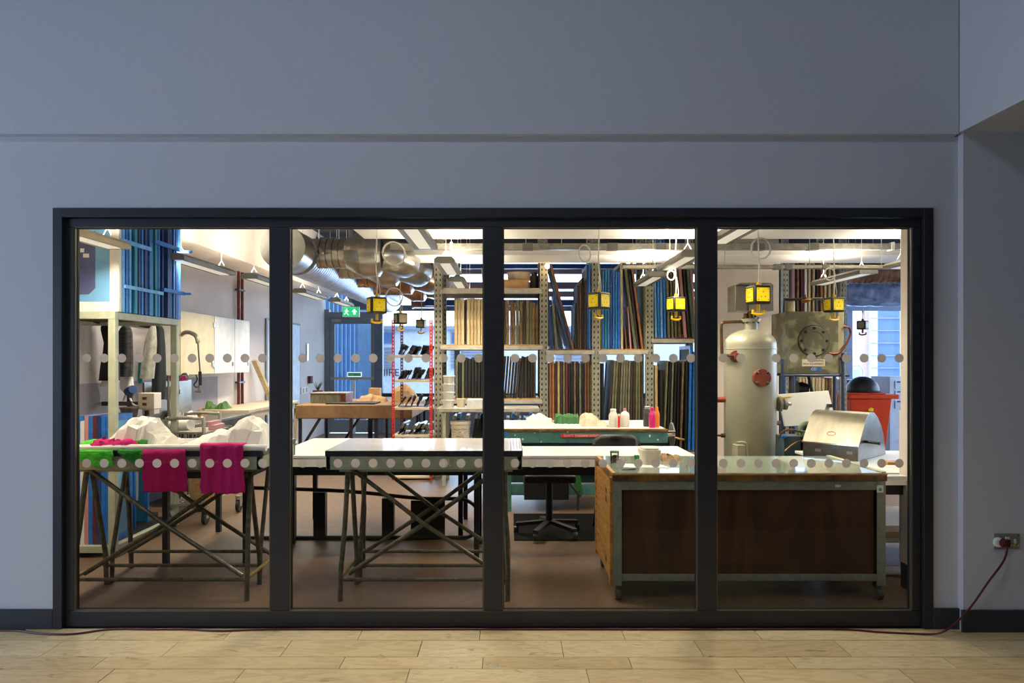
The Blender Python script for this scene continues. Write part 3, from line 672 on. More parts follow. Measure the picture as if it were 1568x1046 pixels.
# ================================================================== CORRIDOR OBJECTS
sk = thing('wall_socket', 'brushed metal double socket on the corridor wall at lower right', 'socket', (X(1541, 3.95), 3.955, Z(829, 3.95)))
x0, x1, z0, z1 = X(1521, 3.95), X(1561, 3.95), Z(841, 3.95), Z(817, 3.95)
part('faceplate', MB().box(x0, x1, 3.947, 3.955, z0, z1), 'galv', sk, bevel=.002)
for p in (1541.5, 1553): part('rocker_switch', MB().box(X(p-3, 3.95), X(p+3, 3.95), 3.941, 3.948, Z(829, 3.95), Z(822, 3.95)) if p < 1550 else MB().box(X(1551.5, 3.95), X(1555, 3.95), 3.941, 3.948, Z(832, 3.95), Z(825.5, 3.95)), 'white_plastic', sk, bevel=.001)
for p in (1547, 1552, 1557.5): part('outlet_slot', MB().box(X(p, 3.95), X(p+2.4, 3.95), 3.9455, 3.9475, Z(836.5, 3.95), Z(833.5, 3.95)), 'marker_yellow', sk)
for p in (1523.5, 1558.5): part('screw', MB().lathe([(.003, 0), (.003, .001)], (X(p, 3.95), 3.947, Z(829 if p < 1530 else 819.5, 3.95)), 10, 'Y'), 'chrome', sk)
cb = thing('extension_cable', 'dark red mains cable along the stone floor up to the socket', 'cable', (0, 3.9, 0))
pts = [(-7.0, 3.93, .006)]
def fl_(p, q):
    Y_ = F*(EYE-.006)/(q-HY); return (X(p, Y_), Y_, .006)
for p, q in ((-60, 965.5), (0, 965.5), (30, 966), (60, 970), (110, 971), (170, 963.5), (240, 960.5), (290, 963.5), (335, 966), (420, 960), (560, 957.2), (700, 958.5), (784, 958), (960, 956), (1060, 956.5), (1170, 961), (1280, 959.5), (1350, 968), (1415, 971)): pts.append(fl_(p, q))
pts = [pts[0]]+[(x_, min(y_, 3.972), z_) for x_, y_, z_ in pts[1:]]
pts += [(X(1445, 3.86), 3.87, .03), (X(1468, 3.89), 3.89, Z(950, 3.89)), (X(1490, 3.9), 3.90, Z(925, 3.9)), (X(1512, 3.9), 3.9, Z(893, 3.9)), (X(1535, 3.9), 3.9, Z(862, 3.9)), (X(1543, 3.9), 3.905, Z(843, 3.9)), (X(1542, 3.9), 3.91, Z(835, 3.9))]
part('cord', MB().tube(smooth_path(pts, 8), .0055, 8), 'cord_red', cb)
part('plug_base', MB().lathe([(.028, 0), (.028, .012), (.02, .018)], (X(1529, 3.94), 3.9465, Z(830.5, 3.94)), 18, 'Y'), 'white_plastic', cb, 'white plug pins plate')
part('plug_body', MB().lathe([(.022, 0), (.024, .012), (.018, .034), (.008, .04)], (X(1536, 3.93), 3.942, Z(831, 3.93)), 16, 'Y').box(X(1533, 3.93), X(1545, 3.93), 3.915, 3.94, Z(837, 3.93), Z(826, 3.93)), 'cord_red', cb, bevel=.003)
x_, y_, z_ = fl_(757, 1019)
one('paper_scrap', MB().hexa([(x_-.02, y_-.012, .001), (x_+.018, y_+.006, .001), (x_+.022, y_+.014, .002), (x_-.01, y_+.0, .004), (x_-.018, y_-.008, .004), (x_+.018, y_+.01, .004), (x_+.02, y_+.018, .012), (x_-.008, y_+.004, .009)]), 'paper', 'tiny white scrap of paper lying on the stone planks', 'paper')
# ================================================================== TRESTLE TABLES with tubular legs
def trestle(xl, xr, lab, with_x=True):
    yf, yb = 4.46, 5.17; t_ = thing('trestle_table', lab, 'table', ((xl+xr)/2, 4.8, 0), 'steel tube trestle tables')
    part('tabletop', MB().box(xl, xr, yf, yb, .925, .95), 'table_white', t_, bevel=.002)
    part('edge_strip', MB().box(xl-.004, xr+.004, yf-.006, yf+.02, .914, .948).box(xl-.004, xl+.02, yf, yb, .914, .948).box(xr-.02, xr+.004, yf, yb, .914, .948), 'black_edge', t_)
    part('steel_apron', MB().box(xl, xr, yf, yf+.03, .828, .914).box(xl, xr, yb-.03, yb, .828, .914).box(xl, xl+.03, yf, yb, .828, .914).box(xr-.03, xr, yf, yb, .828, .914), 'green_steel', t_, bevel=.003)
    part('under_rail', MB().box(xl+.06, xr-.06, yf+.10, yf+.14, .80, .828).box(xl+.06, xr-.06, yb-.14, yb-.10, .80, .828), 'green_steel', t_)
    zt_ = .81; fr = (4.48, 4.80, 5.17); inn = .11
    for s_, xe in ((1, xl+inn), (-1, xr-inn)):
        xo = xe-.02*s_
        part('leg', MB().tube([(xe, yf+.13, zt_), (xe-.005*s_, yf+.06, .45), (xo, yf+.01, .18), (xo, yf, 0)], .0165, 10), 'old_tube', t_)
        part('leg', MB().tube([(xe, yb-.13, zt_), (xe, yb-.07, .45), (xo, yb-.01, .18), (xo, yb, 0)], .0165, 10), 'old_tube', t_)
        part('leg', MB().tube([(xe+.02*s_, yf+.15, zt_), (xe+.015*s_, 4.78, .2), (xe+.015*s_, 4.79, 0)], .016, 10), 'old_tube', t_)
        part('leg_strut', MB().tube([(xe+.03*s_, yb-.15, zt_), (xe+.028*s_, 4.84, .22), (xe+.028*s_, 4.83, .0)], .015, 10), 'old_tube', t_)
        part('end_rail', MB().cyl((xo, yf+.02, .14), (xo, yb-.02, .14), .0125, seg=8), 'old_tube_yellow', t_)
    for y_ in (yf+.03, 4.80, yb-.02): part('foot_rail', MB().cyl((xl+inn-.01, y_, .125), (xr-inn+.01, y_, .125), .0125, seg=8), 'old_tube', t_)
    for y_ in (yf+.10, yb-.09):
        part('cross_brace', MB().tube([(xl+inn+.03, y_, zt_+.01), ((xl+xr)/2, y_-.02, .46), (xr-inn-.02, y_-.07, .15)], .0145, 10), 'old_tube', t_)
        part('cross_brace', MB().tube([(xr-inn-.03, y_+.03, zt_+.01), ((xl+xr)/2, y_+.012, .47), (xl+inn+.02, y_-.03, .15)], .0145, 10), 'old_tube', t_)
    return t_
ta = trestle(-2.86, -1.57, 'steel trestle table at left, pink and green cloths over its edge')
part('padded_edge_roll', MB().tube([(-2.86, 4.47, .965), (-2.3, 4.465, .968), (-1.9, 4.465, .967), (-1.54, 4.47, .966)], .021, 10), 'white', ta)
tb = trestle(-1.16, .08, 'steel trestle table with bare white top, left of centre')
b = MB()
for p in (681, 688, 701, 709, 738): b.tube([(X(p-1, 4.45), 4.456, .90), (X(p-.5, 4.45), 4.452, .865), (X(p+2, 4.45), 4.453, .853)], .0032, 6)
part('paint_drips', b, 'marker_yellow', tb)
# cloths over the front edge of the left trestle
def towel(name, xa, xb, yt, ztop, zbot, mat, lab, back=.12, taper=None, seed=0, yy=None):
    yf = 4.434 if yy is None else yy
    def fn(u, v):
        s_ = v*(back+.03+(ztop-zbot)); e = noise.noise(Vector((u*3+seed, v*3, seed)))
        x_ = xa+(xb-xa)*u+.012*noise.noise(Vector((v*4, seed, u)))+(.015*(v-.5))
        if s_ < back: y_, z_ = yf+back-s_+.01, ztop+.006*e
        elif s_ < back+.03: t = (s_-back)/.03*PI/2; y_, z_ = yf+.01-.012*math.sin(t)*1.2, ztop-.02*(1-math.cos(t))
        else:
            z_ = ztop-.02-(s_-back-.03); y_ = yf-.008+.011*noise.noise(Vector((u*7+seed, z_*3, 1)))+.004*math.sin(u*19+seed)
            if taper: z_ = max(z_, taper(u))
            if v > .97: z_ += .012*noise.noise(Vector((u*6, seed, 2)))
        return (x_, y_, z_)
    one(name, MB().grid(26, 34, fn), mat, lab, 'cloth', solid=.004, smooth=180)
towel('hanging_towel', X(217, 4.42), X(284, 4.42), 0, .958, .715, 'magenta', 'magenta cloth hanging widest over the middle of left trestle', back=.02, seed=3)
towel('hanging_towel', X(306, 4.42), X(372, 4.42), 0, .992, .705, 'magenta', 'magenta cloth folded over the white roll near the first mullion', back=.07, seed=8)
towel('green_cloth', X(96, 4.42), X(172, 4.42), 0, .955, .865, 'lime', 'bright green cloth drooping at the far left table edge', back=.01, seed=5, taper=lambda u: .955-.09*max(0, 1-abs(u-.78)*1.5)-.03)
towel('green_cloth', X(180, 4.42), X(219, 4.42), 0, .958, .84, 'green_cloth', 'dark green cloth corner hanging left of the wide magenta cloth', back=.01, seed=6, taper=lambda u: .95-.12*u-.005)
def lump(name, xa, xb, ya, yb, z0, hf, mat, lab, cat, seed=1, n=(20, 8), amp=.02, flat=True, group=None):
    def fn(u, v):
        e = 1 if 0 < u < 1 and 0 < v < 1 else 0
        x_ = xa+(xb-xa)*u+e*.03*noise.noise(Vector((u*n[0]*.5, v*9, seed))); y_ = ya+(yb-ya)*v+e*.02*noise.noise(Vector((u*9, v*9, seed+9)))
        h = hf(u)*math.sin(PI*min(1, v*1.15+.05))**.6 if e else 0
        return (x_, y_, z0+max(.0, h+e*amp*(noise.noise(Vector((u*7, v*5, seed)))+.8*noise.noise(Vector((u*n[0]*.6, v*n[1]*.6, seed+3))))))
    b = MB().grid(n[0], n[1], fn)
    b.box(xa+.01, xb-.01, ya+.01, yb-.01, z0, z0+.001)
    return one(name, b, mat, lab, cat, flat=flat, smooth=60, group=group)
lump('tissue_heap', X(180, 4.75), X(270, 4.75), 4.55, 4.95, .951, lambda u: .02+.155*max(0, 1-abs(u-.42)*2.4)+.09*max(0, 1-abs(u-.7)*5)+.03, 'paper', 'crumpled white paper heaped on the left half of cloth-draped trestle', 'paper', 2, (26, 10), .035)
lump('tissue_heap', X(290, 4.75), X(418, 4.8), 4.56, 5.1, .951, lambda u: .015+.13*min(1, u*1.5)+.05*max(0, 1-abs(u-.75)*6), 'paper', 'crumpled white paper spread at the right end of cloth-draped trestle', 'paper', 5, (26, 10), .03)
lump('magenta_cloth', X(143, 4.5), X(212, 4.5), 4.452, 4.56, .978, lambda u: .035, 'magenta', 'rumpled magenta cloth lying along the white roll at left', 'cloth', 7, (18, 8), .02, False)
lump('green_cloth', X(128, 4.6), X(178, 4.6), 4.52, 4.75, .951, lambda u: .05, 'lime', 'light green cloth lying flat behind the small rumpled magenta cloth', 'cloth', 8, (16, 8), .015, False)
lump('green_cloth', X(205, 4.6), X(232, 4.6), 4.5, 4.6, .952, lambda u: .055, 'green_cloth', 'dark green cloth tuft before the left paper heap', 'cloth', 4, (12, 6), .01, False)
b = MB().box(X(262, 4.6), X(325, 4.6), 4.53, 4.8, .951, .955)
sh_ = one('printed_sheet', b, 'paper', 'flat white sheet with green leaf prints between the paper heaps', 'paper')
random.seed(5)
b = MB()
for i in range(7):
    x_ = X(300+i*3.5, 4.7); y_ = 4.62+.02*i; b.add([(x_, y_, .9556), (x_+.02, y_+.01, .9556), (x_+.03, y_+.05, .9556), (x_+.004, y_+.04, .9556)], [(0,1,2,3)])
part('leaf_prints', b, 'teal_frame', sh_)
def folded(xa, xb, ya, yb, z0, h, mat, lab, seed):
    lump('folded_cloth', xa, xb, ya, yb, z0, lambda u: h*(1-abs(u-.5)*.8), mat, lab, 'cloth', seed, (12, 6), .01, False)
lump('printed_cloth', X(302, 4.85), X(328, 4.85), 4.85, 5.05, .951, lambda u: .06*(1-abs(u-.4)), 'white', 'small white cloth with green pattern between the two paper heaps', 'cloth', 12, (12, 6), .01, False)
# ================================================================== TABLES WITH BLACK LEGS
def table(xl, xr, yf, yb, zt_, lab, legs, mat='white_laminate', band=.085, sub=.07, name='work_table', grp=None):
    t_ = thing(name, lab, 'table', ((xl+xr)/2, (yf+yb)/2, 0), grp)
    part('tabletop', MB().box(xl, xr, yf, yb, zt_-.02, zt_), mat, t_, bevel=.002)
    part('front_band', MB().box(xl+.003, xr-.003, yf+.002, yf+.025, zt_-band, zt_-.021), 'fascia_white', t_)
    part('apron', MB().box(xl+.04, xr-.04, yf+.04, yf+.07, zt_-band-sub, zt_-.021).box(xl+.04, xr-.04, yb-.07, yb-.04, zt_-band-sub, zt_-.021).box(xl+.04, xl+.07, yf+.07, yb-.07, zt_-band-sub, zt_-.021).box(xr-.07, xr-.04, yf+.07, yb-.07, zt_-band-sub, zt_-.021), 'black_steel', t_)
    for (u, v) in legs: part('leg', MB().box(u-.02, u+.02, v-.02, v+.02, 0, zt_-band-sub+.001), 'black_steel', t_)
    return t_
table(-2.66, -1.90, 5.19, 6.32, .80, 'white-topped table with black legs behind the draped trestle', [(-2.56, 5.26), (-1.97, 5.28), (-2.58, 6.26), (-1.95, 6.26)], grp='white work tables')
table(-1.86, -.19, 5.33, 5.92, .80, 'long white table with black legs behind the bare trestle', [(-1.80, 5.45), (-.25, 5.38), (-1.80, 5.86), (-.25, 5.86)], grp='white work tables')
table(-.17, 1.41, 5.33, 5.92, .80, 'long white table between the bare trestle and the teal press', [(-.11, 5.4), (1.34, 5.4), (-.11, 5.86), (1.34, 5.86)], grp='white work tables')
table(-1.89, -.35, 6.02, 6.80, .77, 'second row white table with black legs behind the bare trestle', [(-1.86, 6.08), (-.42, 6.08), (-1.86, 6.76), (-.42, 6.76)], grp='white work tables')
# steel ladder-like frame lying on its long edge
lf_ = thing('platform_frame', 'dark steel ladder frame with broad rungs lying on its edge under tables', 'ladder frame', (-1.1, 6.0, 0))
yl = 5.99; za, zb_ = .016, .42
part('side_rail', MB().tube(smooth_path([(-2.25, yl, zb_+.02), (-1.4, yl, zb_-.01), (-.78, yl, zb_-.07), (-.45, yl, zb_-.075), (-.34, yl, zb_-.10), (-.27, yl, zb_-.17), (-.26, yl, .15), (-.28, yl, .06), (-.36, yl, za)], 5), .016, 9), 'black_steel', lf_)
part('side_rail', MB().cyl((-2.25, yl, za), (-.36, yl, za), .016, seg=9), 'black_steel', lf_)
for x_ in (-2.02, -1.66, -1.08): part('rung', MB().box(x_, x_+.10, yl-.02, yl+.05, za+.01, zb_-.02 if x_ < -1.2 else zb_-.07), 'black_steel', lf_)
part('backing_board', MB().box(-.84, -.55, yl+.02, yl+.035, .02, .325), 'dark', lf_)
# ================================================================== TUBE TROLLEY behind left trestle
tr = thing('wire_trolley', 'wire basket trolley on castors with bent tube handles, left pane', 'trolley', (-2.9, 6.8, 0))
def loopbar(p0, p1, q, y_, zlow): 
    xa, xb, z_ = X(p0, y_), X(p1, y_), Z(q, y_)
    return smooth_path([(xa, y_, zlow), (xa, y_, z_-.07), (xa+.05, y_, z_), (xb-.05, y_, z_), (xb, y_, z_-.07), (xb, y_, zlow)], 5)
part('push_frame', MB().tube(loopbar(254, 312, 641.5, 6.45, .16), .016, 9), 'galv', tr)
part('push_frame', MB().tube(loopbar(284, 337, 633.5, 7.1, .16), .016, 9), 'galv', tr)
b = MB(); xa, xb = X(254, 6.45), X(312, 6.45)
b.beam((xa, 6.45, .2), (xb, 6.45, .2), .02, .02); b.beam((xa, 7.1, .2), (xb, 7.1, .2), .02, .02)
for k in range(9): b.cyl((xa+(xb-xa)*k/8, 6.45, .2), (xa+(xb-xa)*k/8, 7.1, .2), .004, seg=5)
for k in range(7): b.cyl((xa, 6.45+.65*k/6, .2), (xb, 6.45+.65*k/6, .2), .004, seg=5)
part('wire_shelf', b, 'galv', tr)
b = MB(); zz = .86
b.beam((xa, 6.45, zz), (xb, 6.45, zz), .012, .012); b.beam((xa, 7.1, zz), (xb, 7.1, zz), .012, .012)
for k in range(11): b.cyl((xa+(xb-xa)*k/10, 6.45, zz), (xa+(xb-xa)*k/10, 6.45, .2), .0035, seg=5)
part('wire_side', b, 'galv', tr)
part('upper_shelf', MB().box(xa+.02, xb-.02, 6.47, 7.08, .84, .852), 'galv', tr)
for x_, y_ in ((xa+.03, 6.47), (xb-.02, 6.5), (xa+.03, 7.08), (xb+.08, 7.05)):
    c_ = part('caster', MB().lathe([(.058, -.016), (.062, -.012), (.062, .012), (.058, .016)], (x_, y_+.03, .062), 20, 'X'), 'black_rubber', tr)
    part('caster_fork', MB().box(x_-.024, x_-.018, y_-.0, y_+.05, .06, .15).box(x_+.018, x_+.024, y_, y_+.05, .06, .15).box(x_-.024, x_+.024, y_-.01, y_+.05, .145, .165), 'galv', c_)
one('paper_roll', MB().tube([(xa-.02, 6.6, .905), (X(296, 6.55), 6.5, .925)], .05, 16), 'paper', 'rolled white paper lying on the wire trolley', 'paper roll')
one('storage_tub', MB().lathe([(.10, 0), (.125, .2), (.13, .2), (.13, .215), (.1, .215)], (xa+.22, 6.7, .205), 20), 'board_orange', 'amber tub on the lower wire shelf of the trolley', 'tub')
one('book_stack', MB().box(xa+.26, xb-.03, 6.75, 7.0, .853, .90).box(xa+.25, xb-.06, 6.74, 6.98, .90, .935), 'pink_wood', 'pinkish folders stacked behind the paper roll on the trolley', 'folders', bevel=.003)
# ================================================================== COUNTER, SINK, CUPBOARDS along left wall
ct = thing('counter', 'pale wood-topped counter along the left wall with open end', 'counter', (-3.6, 10, 0))
part('worktop', MB().box(-3.84, -3.25, 8.8, 10.9, .862, .90), 'beige_board', ct, bevel=.003)
part('end_panel', MB().box(-3.30, -3.26, 8.84, 8.88, 0, .862), 'pale_wood2', ct); part('end_panel', MB().box(-3.83, -3.79, 8.84, 8.88, 0, .862), 'pale_wood2', ct)
part('rail', MB().box(-3.79, -3.30, 8.84, 8.87, .78, .862), 'beige_board', ct)
part('front_rail', MB().box(-3.29, -3.26, 8.88, 10.85, .79, .862), 'beige_board', ct)
part('back_leg', MB().box(-3.30, -3.26, 10.8, 10.84, 0, .862), 'pale_wood2', ct)
lump('green_bag', X(312, 9.0), X(348, 9.0), 8.9, 9.2, .902, lambda u: .06+.04*math.sin(u*9), 'green_bag', 'crumpled green and black bag on the wood-topped counter', 'bag', 31, (14, 8), .03)
lump('cloth_bundle', X(295, 9.0), X(312, 9.0), 8.9, 9.2, .902, lambda u: .09, 'dark', 'small dark bundle at the near end of the wood counter', 'bundle', 33, (10, 6), .03)
sn = thing('sink_unit', 'stainless sink bench against left wall with items on it', 'sink', (-3.55, 7.7, 0))
part('drainer', MB().box(-3.84, -3.2, 7.2, 8.74, .84, .87), 'stainless', sn, bevel=.004)
part('front_apron', MB().box(-3.22, -3.2, 7.2, 8.74, .74, .84), 'stainless_dark', sn)
part('basin', MB().box(-3.75, -3.3, 7.5, 8.3, .55, .84), 'stainless_dark', sn)
part('lower_shelf', MB().box(-3.8, -3.22, 7.25, 8.7, .22, .25), 'stainless_dark', sn)
for u in (-3.78, -3.24):
    for v in (7.24, 8.68): part('leg', MB().cyl((u, v, 0), (u, v, .84), .018, seg=8), 'stainless', sn)
part('splash_plate', MB().box(-3.846, -3.83, 7.4, 8.5, .87, 1.29), 'stainless', sn)
fc = thing('spray_faucet', 'spring-hose pre-rinse spray tap arching over the sink', 'faucet', (-3.74, 7.75, .87))
yb_ = 7.75; s_ = F/yb_
def fp(p, q, dy=0): return (X(p, yb_), yb_+dy, Z(q, yb_))
path = smooth_path([fp(258, 601), fp(258, 560), fp(262, 540), fp(270, 521), fp(283, 509.5), fp(295, 511), fp(302, 519), fp(304, 540), fp(306.5, 570)], 8)
part('hose', MB().tube(path, .008, 8), 'stainless_dark', fc)
coil = []
pl = path[8*1:8*6+4]
for i in range(len(pl)-1):
    d = (pl[i+1]-pl[i]); dn = d.normalized(); u = Vector((0,1,0)); v = dn.cross(u)
    for k in range(16):
        a = k/16*2*PI*2; coil.append(pl[i]+d*(k/16)+(u*math.cos(a)+v*math.sin(a))*.02)
part('spring', MB().tube(coil, .004, 5), 'stainless', fc)
part('riser', MB().cyl(fp(258, 612), fp(258, 560), .012, seg=10), 'stainless', fc)
part('grip', MB().cyl(fp(306.3, 569), fp(307, 590), .017, seg=10), 'black', fc)
part('trigger', MB().tube(smooth_path([fp(300, 574), fp(302, 582), fp(297, 589), fp(300, 593), fp(305, 592)], 4), .007, 6), 'black', fc)
part('spray_head', MB().cyl(fp(305, 590), fp(304, 600), .012, seg=8).cyl(fp(300, 599.5), fp(309, 599.5), .012, seg=8), 'stainless', fc)
part('valve_body', MB().cyl(fp(258, 612), fp(258, 592), .035, seg=10).cyl(fp(266, 606), fp(266, 588), .028, seg=10).cyl((fp(258, 600)), (fp(277, 600)), .022, seg=10), 'stainless', fc)
part('wall_bracket', MB().beam(fp(258, 603), (-3.83, yb_, Z(603, yb_)), .03, .03), 'stainless', fc)
part('swan_spout', MB().tube(smooth_path([fp(272, 596), fp(274, 580), fp(281, 572.5), fp(287, 574), fp(290, 581)], 5), .011, 8).cyl(fp(272, 604), fp(272, 590), .02, seg=8), 'stainless', fc)
part('stand_pipe', MB().cyl((X(266, yb_), yb_, .87), fp(266, 600), .014, seg=8).cyl((X(258, yb_), yb_, .87), fp(258, 606), .014, seg=8), 'stainless', fc)
lump('pink_cloth', X(258, 7.95), X(281, 7.95), 7.9, 8.1, 1.29, lambda u: .06, 'pink_hot', 'hot pink cloth slung over the steel splash plate', 'cloth', 41, (12, 6), .02, False)
for i, (p0, p1, q, m_, lab) in enumerate(((262, 277, 625, 'coat_grey', 'grey rag lying on the sink bench'), (279, 292, 622, 'white', 'white bundle on the sink bench beside the counter'), (245, 262, 622, 'dark', 'dark crumpled cloth on the sink bench behind the shelf post'), (296, 308, 626, 'brown_wrap', 'brown box of bits at the front of sink bench'))):
    y_ = 7.4+.2*i; lump('cloth_bundle', X(p0, y_), X(p1, y_), y_, y_+.25, .871, lambda u: .10*(1-abs(u-.5)), m_, lab, 'bundle', 50+i, (10, 6), .03)
cp = thing('wall_cupboard', 'white wall cupboard pair over the counter, one door cream', 'cupboard', (-3.6, 8.6, 1.37))
part('carcass', MB().box(-3.846, -3.62, 7.72, 9.78, Z(573, 8.4), Z(482, 8.4)), 'white', cp)
for y0_, y1_, m_ in ((7.73, 8.60, 'marker_cream'), (8.62, 9.24, 'white'), (9.26, 9.77, 'white')):
    if m_ == 'marker_cream': M('marker_cream', (214, 200, 158), .6); 
    dr = part('door', MB().box(-3.62, -3.60, y0_, y1_, Z(573, 8.4)+.004, Z(482, 8.4)-.004), m_, cp, bevel=.002)
    part('handle', MB().box(-3.60, -3.585, y1_-.08, y1_-.05, 1.45, 1.5), 'galv', dr)
for z_ in (1.46, 1.95): part('hinge', MB().box(-3.605, -3.59, 8.57, 8.65, z_-.03, z_+.03), 'galv', cp)
pp = thing('copper_pipes', 'pair of brown copper pipes running down the left wall', 'pipes', (-3.8, 9.4, .9))
for p in (365.5, 371): part('pipe', MB().cyl((-3.80, F*3.80/(CX-p), .905), (-3.80, F*3.80/(CX-p), 2.77), .022, seg=10), 'copper', pp)
for z_ in (1.2, 1.9, 2.5): part('pipe_clip', MB().box(-3.835, -3.775, 9.86, 10.08, z_, z_+.025), 'bolt', pp)
one('timber_offcut', MB().beam((-3.62, 10.75, .902), (-3.78, 10.45, 1.52), .10, .03), 'pale_wood2', 'pale timber offcut leaning on the wall beyond the copper pipes', 'timber')
sb = thing('control_box', 'cream electric control box with two switches on the left wall', 'control box', (-3.7, 7.3, 1.0))
y_ = 6.6; x0, x1, z0, z1 = X(211, y_), X(236, y_), Z(627, y_), Z(602, y_)
part('case', MB().box(x0, x1, y_, y_+.14, z0, z1), 'tub', sb, bevel=.006)
part('lower_case', MB().box(x0+.03, x1-.01, y_+.02, y_+.12, z0-.045, z0), 'tub', sb)
part('mounting_arm', MB().box(-3.846, x0+.05, y_+.05, y_+.09, z0+.03, z0+.07), 'bolt', sb)
for q in (610, 619): part('rotary_switch', MB().box(X(219, y_), X(224.5, y_), y_-.015, y_, Z(q+2, y_), Z(q-2, y_)), 'brown_wood', sb)
part('socket_plug', MB().box(X(223, y_), X(227, y_), y_-.02, y_+.02, z0-.06, z0-.01), 'black', sb)
part('cable', MB().tube(smooth_path([(X(225, y_), y_, z0-.05), (X(226, y_), y_-.02, Z(645, y_)), (X(220, y_), y_-.02, Z(653, y_)), (X(200, y_), y_-.02, Z(655, y_)), (X(188, y_), y_+.02, Z(648, y_))], 5), .009, 7).tube(smooth_path([(x0, y_+.05, Z(622, y_)), (X(200, y_), y_+.05, Z(620, y_)), (X(186, y_), y_+.1, Z(603, y_)), (X(180, y_), y_+.1, Z(615, y_))], 5), .009, 7), 'cable_white', sb)
st = thing('mixer_stand', 'dark steel stand under the cream control box by left wall', 'stand', (-3.45, 6.65, 0))
part('post', MB().box(X(196, 6.7), X(202, 6.7), 6.68, 6.72, 0, Z(600, 6.7)), 'iron', st); part('base', MB().box(X(190, 6.7), X(226, 6.7), 6.6, 6.9, 0, .04), 'iron', st)
part('cross_arm', MB().box(X(196, 6.7), X(232, 6.7), 6.68, 6.72, Z(650, 6.7), Z(646, 6.7)), 'iron', st)
bk = thing('steel_bucket', 'tapered steel bucket on the stand below the striped jacket', 'bucket', (X(198, 6.5), 6.5, Z(655, 6.5)))
xc = X(198, 6.5); part('bowl', MB().lathe([(.05, 0), (.078, .18), (.083, .18), (.083, .19), (.07, .19)], (xc, 6.5, Z(655, 6.5)), 20), 'stainless_dark', bk)
part('bracket', MB().box(xc-.05, xc+.05, 6.5, 6.72, Z(655, 6.5)-.02, Z(655, 6.5)), 'iron', bk)
tl = thing('blue_tool', 'blue and black hand drill lying on the stand post top', 'drill', (X(203, 6.6), 6.6, Z(612, 6.6)))
part('motor', MB().cyl((X(196, 6.6), 6.6, Z(600, 6.6)), (X(208, 6.6), 6.55, Z(596, 6.6)), .04, seg=12), 'blue_deep', tl)
part('grip', MB().cyl((X(203, 6.6), 6.58, Z(599, 6.6)), (X(201, 6.6), 6.58, Z(609, 6.6)), .022, seg=10), 'teal_dark', tl)
# ---- coats on hooks
rl = thing('coat_rail', 'dark coat rail with hooks on left wall under blue screens', 'rail', (-3.8, 6.9, 1.9))
part('board', MB().box(-3.846, -3.82, 6.1, 7.6, Z(496, 6.9), Z(491, 6.9)), 'dark_wood', rl)
b = MB()
for p in (155, 166, 182, 188, 192, 227, 231, 236, 240, 245): 
    y_ = F*3.72/(CX-p); b.tube([(-3.82, y_, 1.88), (-3.74, y_, 1.86), (-3.72, y_, 1.90)], .008, 6)
part('hooks', b, 'black', rl)
def garment(name, pxs, y_, mat, lab, cat='coat', thick=.06, seed=0, hemmat=None):
    """pxs: list of (py, px_left, px_right) outline from the top down"""
    def fn(u, v):
        i = v*(len(pxs)-1); k = min(int(i), len(pxs)-2); f_ = i-k
        q = [pxs[k][j]*(1-f_)+pxs[k+1][j]*f_ for j in range(3)]
        cx_ = X((q[1]+q[2])/2, y_); hw = (X(q[2], y_)-X(q[1], y_))/2
        a = u*2*PI; fold = 1+.10*math.sin(a*5+seed+v*1.5)*min(1, v*2)
        th = thick*(.6+.6*v)
        return (cx_+hw*math.cos(a)*(1 if abs(math.sin(a)) < .5 else fold), y_+.05+th*math.sin(a)*fold, Z(q[0], y_))
    b = MB().grid(36, 22, fn); n = 37
    b.f.append(tuple(range(36))); b.f.append(tuple(22*n+k for k in range(36)))
    return one(name, b, mat, lab, cat, smooth=70)
garment('black_tunic', [(496, 153, 170), (500, 150, 173), (506, 150, 176), (525, 156, 176), (545, 154, 177), (560, 151, 178), (583, 149, 178)], 6.5, 'coat_black', 'black sleeveless tunic hanging left of the pale green shelf post')
garment('white_apron', [(583, 151, 170), (588, 150, 172), (592, 149, 170)], 6.55, 'white', 'white hem of an apron showing under the black tunic', thick=.03)
garment('striped_jacket', [(499, 184, 193), (503, 180, 196), (510, 177, 198), (545, 177, 199), (560, 177, 199), (577, 178, 198)], 6.7, 'coat_stripe', 'dark jacket with grey stripes hanging right of the pale post')
garment('white_apron', [(568, 179, 190), (580, 179, 199), (595, 180, 201), (603, 188, 201)], 6.76, 'white', 'white cloth hanging below the striped jacket', thick=.04)
garment('teal_towel', [(545, 203, 206), (552, 201, 213), (570, 203, 213), (587, 204, 213)], 7.3, 'teal_cloth', 'teal towel hanging between the striped jacket and grey coat', cat='towel', thick=.04)
garment('grey_coat', [(499, 228, 234), (505, 224, 235), (525, 219, 236), (550, 215, 234), (580, 212, 231)], 7.2, 'coat_grey', 'pale grey checked coat hanging beside the long slate coat')
garment('slate_coat', [(499, 235, 244), (505, 233, 247), (530, 233, 249), (570, 231, 250), (612, 230, 250)], 7.35, 'coat_slate', 'long dark slate coat hanging against the rear shelf post')
